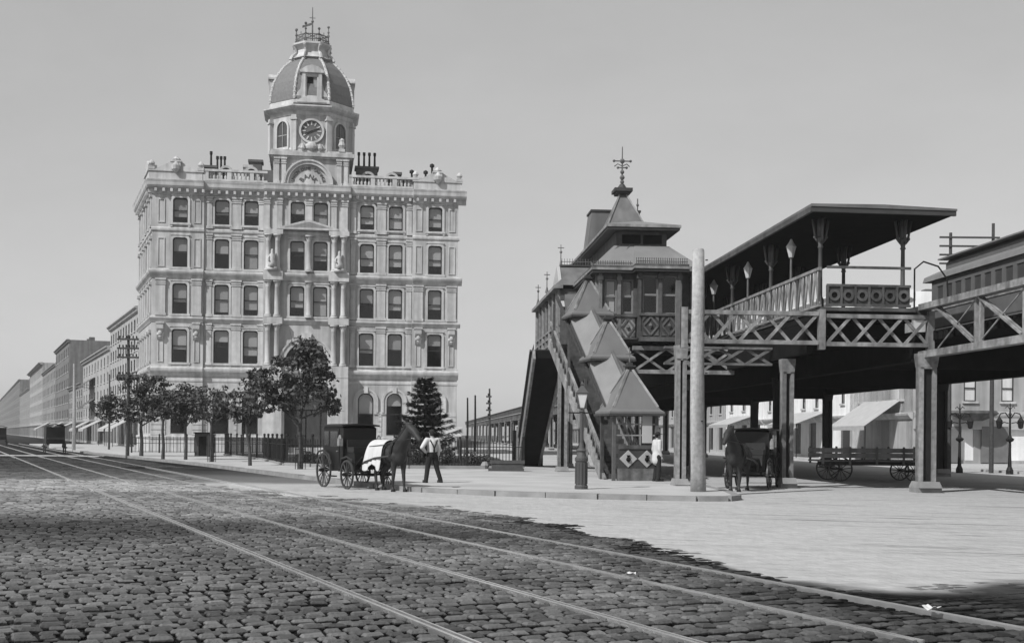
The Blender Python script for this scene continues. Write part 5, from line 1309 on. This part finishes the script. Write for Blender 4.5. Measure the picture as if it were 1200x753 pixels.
e6 = block('avenue_building', 'grey corner shop building with small shuttered windows at the far right', cx, cy, (EC, ES), 18, 10.2, 2, 7, mat('corner_wall', .4, .85, .12, 1, streak=.25), 12, shop=True, group=AV, arch='rect', winw=.85)
MB().box(0, 18, -.2, -.01, 2.4, 3.6).build('shop_sign_board', CANVAS, e6)
MB().box(1.6, 3.2, -.22, -.02, .2, 2.6).build('shop_door', mat('shop_door', .16), e6); MB().box(4.6, 6.4, -.22, -.02, .2, 2.6).build('shop_door', mat('shop_door', .16), e6)
m = MB(); m.rings([[(3.7 + rx*math.cos(2*PI*i/20), -.9 + ry*math.sin(2*PI*i/20), z) for i in range(20)] for rx, ry, z in ((.6, .3, 2.95), (1.5, .75, 3.3), (1.7, .85, 3.45), (1.5, .7, 3.62))]); m.build('marquee', WOODM, e6)
awning('pale sloping shop awning across the avenue left of the nearest trestle column', e7, 6.5, 7, 4.4, 2.6, 1.8, group='shop awnings across the avenue')
awning('long pale shop awning across the avenue under the trestle', e1, 10, 8, 3.9, 2.6, 1.0, group='shop awnings across the avenue')
awning('far pale shop awning beside the dark carriage', e2, 3, 8, 3.9, 2.6, .9, group='shop awnings across the avenue')
ap = MB().prism_z([(x*EC - y*ES, x*ES + y*EC) for x, y in ((30.4, 40), (60, 40), (60, 78), (60, 300), (30.4, 300))], -.1, .13).build('far_pavement', PAVE); ap['kind'] = 'structure'
# ============================================================ HORSES, VEHICLES, PEOPLE
COACH = mat('coach_black', .014, .4, .15, 3, spec=.25)
COACHW = mat('wheel_paint', .05, .45, .2, 4)
LEATHER = mat('leather', .025, .45, .2, 6)
HIDE = mat('horse_hide', .03, .6, .3, 5, .1, 60)
HAIRD = mat('dark_hair', .015, .7)
CLOTHW = mat('white_cloth', .58, .85, .08, 3, .1, 12)
CLOTHD = mat('dark_cloth', .02, .9, .2, 5)
SKIN = mat('skin', .32, .6, .08, 5)
GLZ = mat('coach_glass', .06, .08, spec=.7)
def flesh(mb, name, m, parent, vox=.03, M=None):
    o = mb.build(name, m, parent, M)
    r = o.modifiers.new('remesh', 'REMESH'); r.mode = 'VOXEL'; r.voxel_size = vox; r.use_smooth_shade = True
    s = o.modifiers.new('smooth', 'SMOOTH'); s.iterations = 5; s.factor = .5
    return o
def limb(mb, pts, rs, n=10):
    for (a, b), (ra, rb) in zip(zip(pts, pts[1:]), zip(rs, rs[1:])):
        mb.tube(a, b, ra, rb, n); mb.ball(a, ra, n=n, m=6)
    mb.ball(pts[-1], rs[-1], n=n, m=6)
def horse(label, loc, rz, head=0.0, group=None):
    t = thing('horse', label, 'horse', loc, rz, group)
    b = MB()
    b.ball((.42, 0, 1.16), .36, .26, .34, 14, 9); b.ball((-.05, 0, 1.15), .52, .285, .31, 14, 9); b.ball((-.55, 0, 1.2), .4, .28, .33, 14, 9); b.ball((.55, 0, 1.08), .22, .22, .26, 12, 8)
    limb(b, [(.55, 0, 1.28), (.85, head*.08, 1.6), (1.05, head*.2, 1.88)], [.25, .18, .13])
    limb(b, [(1.05, head*.2, 1.95), (1.25, head*.32, 1.82), (1.47, head*.45, 1.6), (1.52, head*.48, 1.55)], [.13, .125, .08, .075])
    for s in (-1, 1):
        b.lathe([(.045, 1.98), (.04, 2.07), (.005, 2.16)], .98, head*.2 + s*.075, 6)
        ff = .1*s
        limb(b, [(.5, s*.15, 1.08), (.5+ff*.3, s*.15, .66), (.5+ff*.3, s*.15, .56), (.49+ff, s*.15, .14), (.54+ff, s*.15, .05)], [.14, .075, .068, .042, .062])
        limb(b, [(-.62, s*.15, 1.15), (-.5, s*.16, .82), (-.78-ff*.3, s*.15, .53), (-.74-ff*.6, s*.15, .14), (-.69-ff*.6, s*.15, .05)], [.2, .14, .062, .042, .062])
    flesh(b, 'body', HIDE, t, .028)
    for s in (-1, 1):
        for x in (.55 + .1*s, -.68 - .06*s): MB().lathe([(.075, 0), (.065, .08)], x, s*.15, 10).build('hoof', HAIRD, t)
        MB().ball((1.2, head*.3 + s*.1, 1.88), .02, n=6, m=4).build('eye', COACH, t)
    m = MB()
    for i in range(26):
        f = i/25.; p = Vector((.45, 0, 1.5)).lerp(Vector((1.02, head*.2, 2.05)), f)
        m.path([p, p + Vector((-.06, -.09, -.02)), p + Vector((-.08, -.13, -.2 - .05*math.sin(i*2.1)))], [.03, .026, .006], 4)
    m.build('mane', HAIRD, t)
    m = MB()
    for i in range(9): m.path([(-.92, 0, 1.32), (-1.03, .02*(i-4), 1.15), (-1.02, .03*(i-4), .6 + .03*(i % 3))], [.03, .035, .008], 5)
    m.build('tail', HAIRD, t)
    h = MB(); h.path([(.5 + .05*math.cos(a), .29*math.sin(a), 1.22 + .4*math.cos(a)) for a in [2*PI*i/16 for i in range(17)]], .05, 6); h.build('collar', LEATHER, t)
    h = MB(); h.path([(.08, .31*math.sin(a), 1.15 + .345*math.cos(a)) for a in [2*PI*i/16 for i in range(17)]], .025, 5); h.path([(1.28, head*.34 + .115*math.sin(a), 1.8 + .12*math.cos(a)) for a in [2*PI*i/10 for i in range(11)]], .015, 4)
    h.path([(1.42, head*.42 + .09*math.sin(a), 1.66 + .09*math.cos(a)) for a in [2*PI*i/10 for i in range(11)]], .013, 4)
    h.build('girth_strap', LEATHER, t)
    for s in (-1, 1):
        h = MB(); h.path([(1.45, head*.42 + s*.09, 1.62), (.9, s*.2, 1.55), (.2, s*.31, 1.42), (-.9, s*.3, 1.35)], .012, 4); h.build('rein', LEATHER, t)
    return t
def wheel_mesh(r, n, wd=.05):
    def tyre():
        a = MB(); k = 32; a.rings([[(rr*math.cos(2*PI*i/k), y, rr*math.sin(2*PI*i/k)) for i in range(k)] for rr, y in ((r, -wd/2), (r, wd/2), (r-.055, wd/2), (r-.055, -wd/2), (r, -wd/2))], False); return a.mesh('rim', COACHW)
    def spk():
        a = MB(); a.tube((.08, 0, 0), (r-.04, 0, 0), .02, .016, 5); return a.mesh('spoke', COACHW)
    def hub():
        a = MB(); a.tube((0, -.12, 0), (0, .12, 0), .075, .06, 10); a.tube((0, .12, 0), (0, .17, 0), .04, .03, 8); return a.mesh('hub', COACH)
    return shared(('ty', r), tyre), shared(('sp', r), spk), shared(('hb', r), hub)
def wheel(parent, x, y, r, n, steer=0):
    ty_, sp_, hb_ = wheel_mesh(r, n)
    M = T(x, y, r) @ RZ(steer if y > 0 else steer + PI)
    o = put('wheel', ty_, parent, M); put('hub', hb_, o)
    for i in range(n): put('spoke', sp_, o, Matrix.Rotation(2*PI*i/n + .1, 4, 'Y'))
    return o
def cab(label, loc, rz, group=None):
    t = thing('horse_cab', label, 'carriage', loc, rz, group)
    for y in (-.7, .7): wheel(t, -.72, y, .56, 14); wheel(t, 1.05, y, .46, 12)
    for x, r in ((-.72, .56), (1.05, .46)): MB().tube((x, -.66, r), (x, .66, r), .035, n=8).build('axle', COACH, t)
    side = [(-1.02, 1.25), (-.98, .82), (-.72, .66), (-.2, .56), (.25, .58), (.42, .8), (.5, 1.22), (.52, 1.92), (.3, 2.0), (-.75, 2.02), (-.98, 1.94)]
    b = MB(); n = len(side)
    for x0 in (0,):
        b.rings([[(x, y*k, z) for x, z in side] for y, k in ((-.58, 1), (-.55, 1), (.55, 1), (.58, 1))])
    b.build('body', COACH, t)
    r = MB(); r.rings([[(x, y, z + .05*math.cos(y*2.2)) for x, z in ((-1.08, 1.97), (.6, 1.97), (.6, 2.02), (-1.08, 2.02))] for y in (-.66, -.33, 0, .33, .66)]); r.build('roof', LEATHER, t)
    for s in (-1, 1):
        d = MB(); d.box(-.5, .22, s*.585-.012, s*.585+.012, .62, 1.9); do = d.build('door', COACH, t)
        MB().box(-.42, .14, s*.602-.008, s*.602+.008, 1.32, 1.82).build('door_window', GLZ, do)
        MB().tube((.16, s*.6, 1.18), (.16, s*.66, 1.18), .02, n=6).build('handle', IRON, do)
        MB().box(-.92, -.58, s*.588-.008, s*.588+.008, 1.36, 1.82).build('quarter_window', GLZ, t)
        f = MB(); f.path([(-1.35, s*.7, .95), (-1.15, s*.7, 1.15), (-.72, s*.7, 1.2), (-.3, s*.7, 1.05), (-.12, s*.7, .75)], .035, 6); f.build('mudguard', LEATHER, t)
        f = MB(); f.path([(.5, s*.7, .62), (.65, s*.7, .95), (1.05, s*.7, 1.02), (1.45, s*.7, .9)], .035, 6); f.build('mudguard', LEATHER, t)
        l = MB(); l.box(.42, .56, s*.62 + (.0 if s > 0 else -.13), s*.62 + (.13 if s > 0 else 0), 1.35, 1.58); l.lathe([(.08, 1.58), (.03, 1.7)], .49, s*.685, 6); l.build('carriage_lamp', IRON, t)
        MB().path([(-1.25, s*.52, .66), (-.72, s*.52, .58), (-.2, s*.52, .62)], .03, 6).build('leaf_spring', COACH, t); MB().path([(.7, s*.42, .62), (1.05, s*.42, .52), (1.4, s*.42, .6)], .03, 6).build('leaf_spring', COACH, t)
        sh_ = MB(); sh_.path([(1.3, s*.36, .62), (1.7, s*.42, .86), (2.4, s*.42, 1.0), (3.3, s*.38, 1.08)], [.035, .035, .03, .025], 6); sh_.build('shaft', COACHW, t)
        MB().box(-.35, .1, s*.6, s*.74, .36, .4).build('step_plate', IROND, t)
    MB().box(.5, .58, -.5, .5, .95, 1.25).build('boot_panel', COACH, t)
    st_ = MB(); st_.box(.62, 1.1, -.5, .5, 1.15, 1.32); st_.box(.58, .68, -.5, .5, 1.32, 1.55); st_.build('driver_seat', LEATHER, t)
    MB().prism_y([(.56, .62), (1.2, .62), (1.12, 1.14), (.56, 1.14)], -.48, .48).build('boot', COACH, t)
    MB().add([(1.15, -.46, .78), (1.15, .46, .78), (1.62, .46, 1.05), (1.62, -.46, 1.05), (1.15, -.46, .74), (1.15, .46, .74), (1.62, .46, 1.01), (1.62, -.46, 1.01)], [(0, 1, 2, 3), (4, 7, 6, 5), (0, 4, 5, 1), (2, 6, 7, 3), (1, 5, 6, 2), (3, 7, 4, 0)]).build('footboard', COACH, t)
    MB().box(-1.0, 1.2, -.06, .06, .5, .58).build('perch', COACH, t)
    return t
CR = math.atan2(-.84, .54)
cab('closed black four-wheeled horse cab waiting at the kerb before the park', (-5.15, 40.1, 0), CR, 'horse cabs')
def ahead(x, y, r, d): return (x + d*math.cos(r), y + d*math.sin(r), 0)
hp = ahead(-5.15, 40.1, CR, 2.7)
hs = horse('dark harnessed horse under a pale cloth, standing before the waiting cab', hp, CR, head=.35, group='cab horses')
bk_ = thing('horse_blanket', 'large white cloth draped over the hindquarters of the standing cab horse', 'blanket', hp, CR)
m = MB(); rows = []
for i in range(15):
    a = -1 + 2*i/14.; row = []
    for j in range(13):
        x = -1.0 + j*.083; g = abs(a); fold = .02*math.sin(j*1.9 + i*.7) * g*2
        if g < .5: th = a/.5*PI*.5; y, z = .33*math.sin(th), 1.22 + .36*math.cos(th)
        else: y, z = math.copysign(.335 + (g-.5)*.22 + fold, a), 1.22 - (g-.5)*(1.05 + .25*math.sin(j*.55 + 1) * (1 if a < 0 else .6))
        row.append((x - (g*.16 if j == 0 else 0), y, z))
    rows.append(row)
vs = [p for r in rows for p in r]; fs = [(i*13+j, i*13+j+1, (i+1)*13+j+1, (i+1)*13+j) for i in range(14) for j in range(12)]
me = m.add(vs, fs).mesh('cloth', CLOTHW, True); co = put('cloth', me, bk_)
sm = co.modifiers.new('solid', 'SOLIDIFY'); sm.thickness = .02; co.modifiers.new('sub', 'SUBSURF').render_levels = 1
cab('dark closed cab standing under the trestle beside the bare wooden pole', (8.35, 42.6, 0), math.atan2(-.93, -.37), 'horse cabs')
horse('dark horse facing out beside the bare wooden pole under the trestle', ahead(8.35, 42.6, math.atan2(-.93, -.37), 2.75), math.atan2(-.93, -.37), head=-.3, group='cab horses')

def dray(label, loc, rz, L=4.2, zb=.95):
    t = thing('dray_wagon', label, 'wagon', loc, rz, 'wagons')
    for y in (-.8, .8): wheel(t, -L*.32, y, .5, 12); wheel(t, L*.34, y, .42, 12)
    for x, r in ((-L*.32, .5), (L*.34, .42)): MB().tube((x, -.75, r), (x, .75, r), .04, n=8).build('axle', IROND, t)
    for i in range(7): MB().box(-L/2, L/2, -.84 + i*.24, -.62 + i*.24, zb, zb+.06).build('plank', GREYW, t)
    for s in (-1, 1):
        for z in (zb+.15, zb+.36): MB().box(-L/2, L/2, s*.82-.02, s*.82+.02, z, z+.17).build('side_board', MIDW, t)
        for k in range(5): x = -L/2+.1 + k*(L-.2)/4; MB().box(x-.04, x+.04, s*.86-.03, s*.86+.03, zb-.1, zb+.6).build('stake', GREYW, t)
    MB().box(-L*.45, L*.45, -.3, -.2, zb-.16, zb-.005).build('sill', WOODD, t); MB().box(-L*.45, L*.45, .2, .3, zb-.16, zb-.005).build('sill', WOODD, t)
    return t
dray('low grey plank wagon standing beyond the trestle columns under the awnings', (14.6, 50.5, 0), .06, 4.6, .8)

def van(label, loc, rz):
    t = thing('delivery_van', label, 'wagon', loc, rz, 'wagons')
    for y in (-.75, .75): wheel(t, -1.0, y, .56, 12); wheel(t, 1.1, y, .46, 12)
    b = MB(); b.prism_y([(-1.7, .75), (1.3, .75), (1.3, 2.1), (-1.7, 2.1)], -.7, .7); b.build('body', COACH, t)
    r = MB(); r.rings([[(x, y, 2.1 + .22*math.cos(y*1.7)) for x in (-1.8, 1.9)] + [(x, y, 2.06 + .22*math.cos(y*1.7)) for x in (1.9, -1.8)] for y in (-.8, -.4, 0, .4, .8)]); r.build('roof', LEATHER, t)
    MB().box(1.3, 1.8, -.6, .6, 1.1, 1.25).build('seat', LEATHER, t)
    return t
van('dark box van standing in the left street before the awnings', (-36.6, 99, 0), math.atan2(-.9, .4))
van('third dark van standing close to the left street awnings', (-45, 122, 0), math.atan2(-.9, .4))
van('dark van farther up the left street near the left edge', (-58, 140, 0), math.atan2(-.9, .4))

def person(label, loc, rz, P, shirt, trou, hatm, group=None, coat=False):
    """P: joints in metres, x right, y forward"""
    t = thing('person', label, 'person', loc, rz, group)
    b = MB(); hd = P['head']
    b.ball((hd[0], hd[1], hd[2]), .078, .098, .118, 14, 10); b.ball((hd[0], hd[1]+.03, hd[2]-.06), .06, .065, .06, 10, 7)
    b.ball((hd[0], hd[1]+.1, hd[2]-.01), .016, .022, .026, 8, 5)
    for s in (-1, 1): b.ball((hd[0]+s*.078, hd[1], hd[2]-.005), .014, .024, .032, 8, 5)
    limb(b, [(hd[0], hd[1]-.02, hd[2]-.08), (P['neck'][0], P['neck'][1], P['neck'][2])], [.055, .065])
    limb(b, [P['neck'], P['chest'], P['waist'], P['hip']], [.08, .15, .135, .14])
    for s in ('l', 'r'):
        sh_, e, w = P['sho'+s], P['elb'+s], P['wri'+s]
        limb(b, [P['chest'], sh_, e, w], [.1, .065, .045, .032])
        d = (Vector(w) - Vector(e)).normalized(); u = d.orthogonal().normalized(); v = d.cross(u); hnd = Vector(w) + d*.05
        limb(b, [Vector(w), hnd + d*.02], [.03, .036], 8)
        for k, ln in ((-1.5, .07), (-.5, .085), (.5, .08), (1.5, .06)):
            p = hnd + d*.03 + u*k*.017; q = p + d*ln*.55 + v*.012; limb(b, [p, q, q + d*ln*.4 + v*.03], [.0095, .009, .008], 6)
        p = hnd + u*.03; limb(b, [p, p + u*.02 + d*.03, p + u*.022 + d*.06 + v*.01], [.011, .01, .009], 6)
        limb(b, [P['hip'], P['hp'+s], P['kne'+s], P['ank'+s]], [.13, .09, .06, .042])
    flesh(b, 'body', SKIN, t, .012)
    c = MB(); limb(c, [(P['neck'][0], P['neck'][1], P['neck'][2]-.03), P['chest'], P['waist'], (P['hip'][0], P['hip'][1], P['hip'][2]+.04)], [.095, .175, .155, .16], 14)
    for s in ('l', 'r'):
        sh_, e, w = (Vector(P[k+s]) for k in ('sho', 'elb', 'wri')); limb(c, [Vector(P['chest']) + Vector((0, 0, .06)), sh_, e, e.lerp(w, .85)], [.12, .09, .068, .05], 12)
    if coat: limb(c, [P['hip'], (P['hip'][0], P['hip'][1], P['hip'][2]-.2)], [.18, .19], 14)
    flesh(c, 'shirt' if not coat else 'jacket', shirt, t, .018)
    c = MB(); limb(c, [(P['hip'][0], P['hip'][1], P['hip'][2]+.07), P['hip']], [.16, .165], 14)
    for s in ('l', 'r'):
        a = Vector(P['ank'+s]); limb(c, [P['hip'], P['hp'+s], P['kne'+s], a + Vector((0, 0, .0))], [.15, .112, .085, .075], 12)
    flesh(c, 'trousers', trou, t, .018)
    for s in ('l', 'r'):
        a = P['ank'+s]; f = MB(); f.rings([[(a[0] + x*w, a[1] + .07 + y*.15, z) for x, y in ((-1, -1), (1, -1), (1.1, .2), (.7, 1), (-.7, 1), (-1.1, .2))] for w, z in ((.045, 0), (.045, .04), (.034, .09))]); f.build('shoe', LEATHER, t)
    h = MB(); h.lathe([(.088, hd[2]+.02), (.095, hd[2]+.06), (.08, hd[2]+.12), (.02, hd[2]+.15)], hd[0], hd[1]-.005, 14, sy=1.15)
    if hatm == 'brim': h.lathe([(.16, hd[2]+.045), (.165, hd[2]+.055), (.09, hd[2]+.075)], hd[0], hd[1], 16, sy=1.15)
    else: h.rings([[(hd[0] + x, hd[1] + y, z) for x, y in ((-.07, .06), (.07, .06), (.05, .16), (-.05, .16))] for z in (hd[2]+.035, hd[2]+.05)])
    h.build('hat', CLOTHD, t)
    f = MB(); f.ball((hd[0], hd[1]-.025, hd[2]+.0), .083, .085, .1, 10, 7); f.build('hair', HAIRD, t)
    return t
def stand(sp=.1, arms=None):
    P = dict(head=(0, .03, 1.63), neck=(0, 0, 1.46), chest=(0, 0, 1.3), waist=(0, 0, 1.08), hip=(0, 0, .95),
             shol=(-.19, 0, 1.42), shor=(.19, 0, 1.42), elbl=(-.25, -.03, 1.13), elbr=(.25, -.03, 1.13), wril=(-.25, .06, .89), wrir=(.25, .06, .89),
             hpl=(-.1, 0, .88), hpr=(.1, 0, .88), knel=(-.1-sp*.4, .02, .49), kner=(.1+sp*.4, .02, .49), ankl=(-.1-sp, -.02, .07), ankr=(.1+sp, -.02, .07))
    P.update(arms or {}); return P
man = person('man in white shirtsleeves and dark waistcoat, hand on hip, beside the horse', (-2.66, 41.2, .135), R(28),
             stand(.12, dict(elbl=(-.42, -.12, 1.17), wril=(-.2, .02, 1.0), ankr=(.3, -.06, .07), kner=(.18, 0, .49))), CLOTHW, CLOTHD, 'cap')
for s in (-1, 1):
    m = MB(); m.path([(s*.13, -.14, 1.42), (s*.05, -.185, 1.25), (-s*.02, -.18, 1.08), (0, -.175, 1.0)], .022, 5); m.build('suspender', CLOTHD, man)
m = MB(); m.path([(.17*math.sin(a), .17*math.cos(a), 1.0) for a in [2*PI*i/14 for i in range(15)]], .02, 5); m.build('belt', LEATHER, man)
person('man in a pale jacket standing at the side of the stair lobby', (5.2, 44.3, .135), R(-70), stand(.03), mat('pale_jacket', .55, .85), CLOTHD, 'brim', coat=True)

# loose scraps of paper on the setts
random.seed(9)
def scrap(label, x, y, z=.09):
    m = MB(); n = 5; a0 = random.uniform(0, 3)
    vs = [(math.cos(a0)*(i/4.-.5)*.15 - math.sin(a0)*(j/4.-.5)*.1, math.sin(a0)*(i/4.-.5)*.15 + math.cos(a0)*(j/4.-.5)*.1, .02*random.random() + .03*abs(i-2)/2.) for j in range(n) for i in range(n)]
    o = m.add(vs, [(j*n+i, j*n+i+1, (j+1)*n+i+1, (j+1)*n+i) for j in range(n-1) for i in range(n-1)]).build('paper_scrap', CLOTHW, None, T(x, y, z))
    sm = o.modifiers.new('solid', 'SOLIDIFY'); sm.thickness = .004
    tag(o, label, 'paper', 'paper scraps on the cobbles')
scrap('crumpled white paper scrap on the cobbles between the farther rails', 1.42, 14.6)
scrap('smaller crumpled white paper scrap beyond the farthest rail at the right', 4.05, 11.9)
# ============================================================ HAZE OVER THE WHOLE PLACE
hz = MB().box(-520, 320, -25, 960, -1, 40).build('haze', None); hz['kind'] = 'stuff'
hm = bpy.data.materials.new('haze_air'); hm.use_nodes = True
hn = hm.node_tree.nodes; hn.remove(hn['Principled BSDF'])
pvn = hn.new('ShaderNodeVolumePrincipled'); pvn.inputs['Color'].default_value = (.95, .95, .95, 1); pvn.inputs['Density'].default_value = .00028
hm.node_tree.links.new(pvn.outputs[0], hn['Material Output'].inputs['Volume']); hz.data.materials.append(hm)
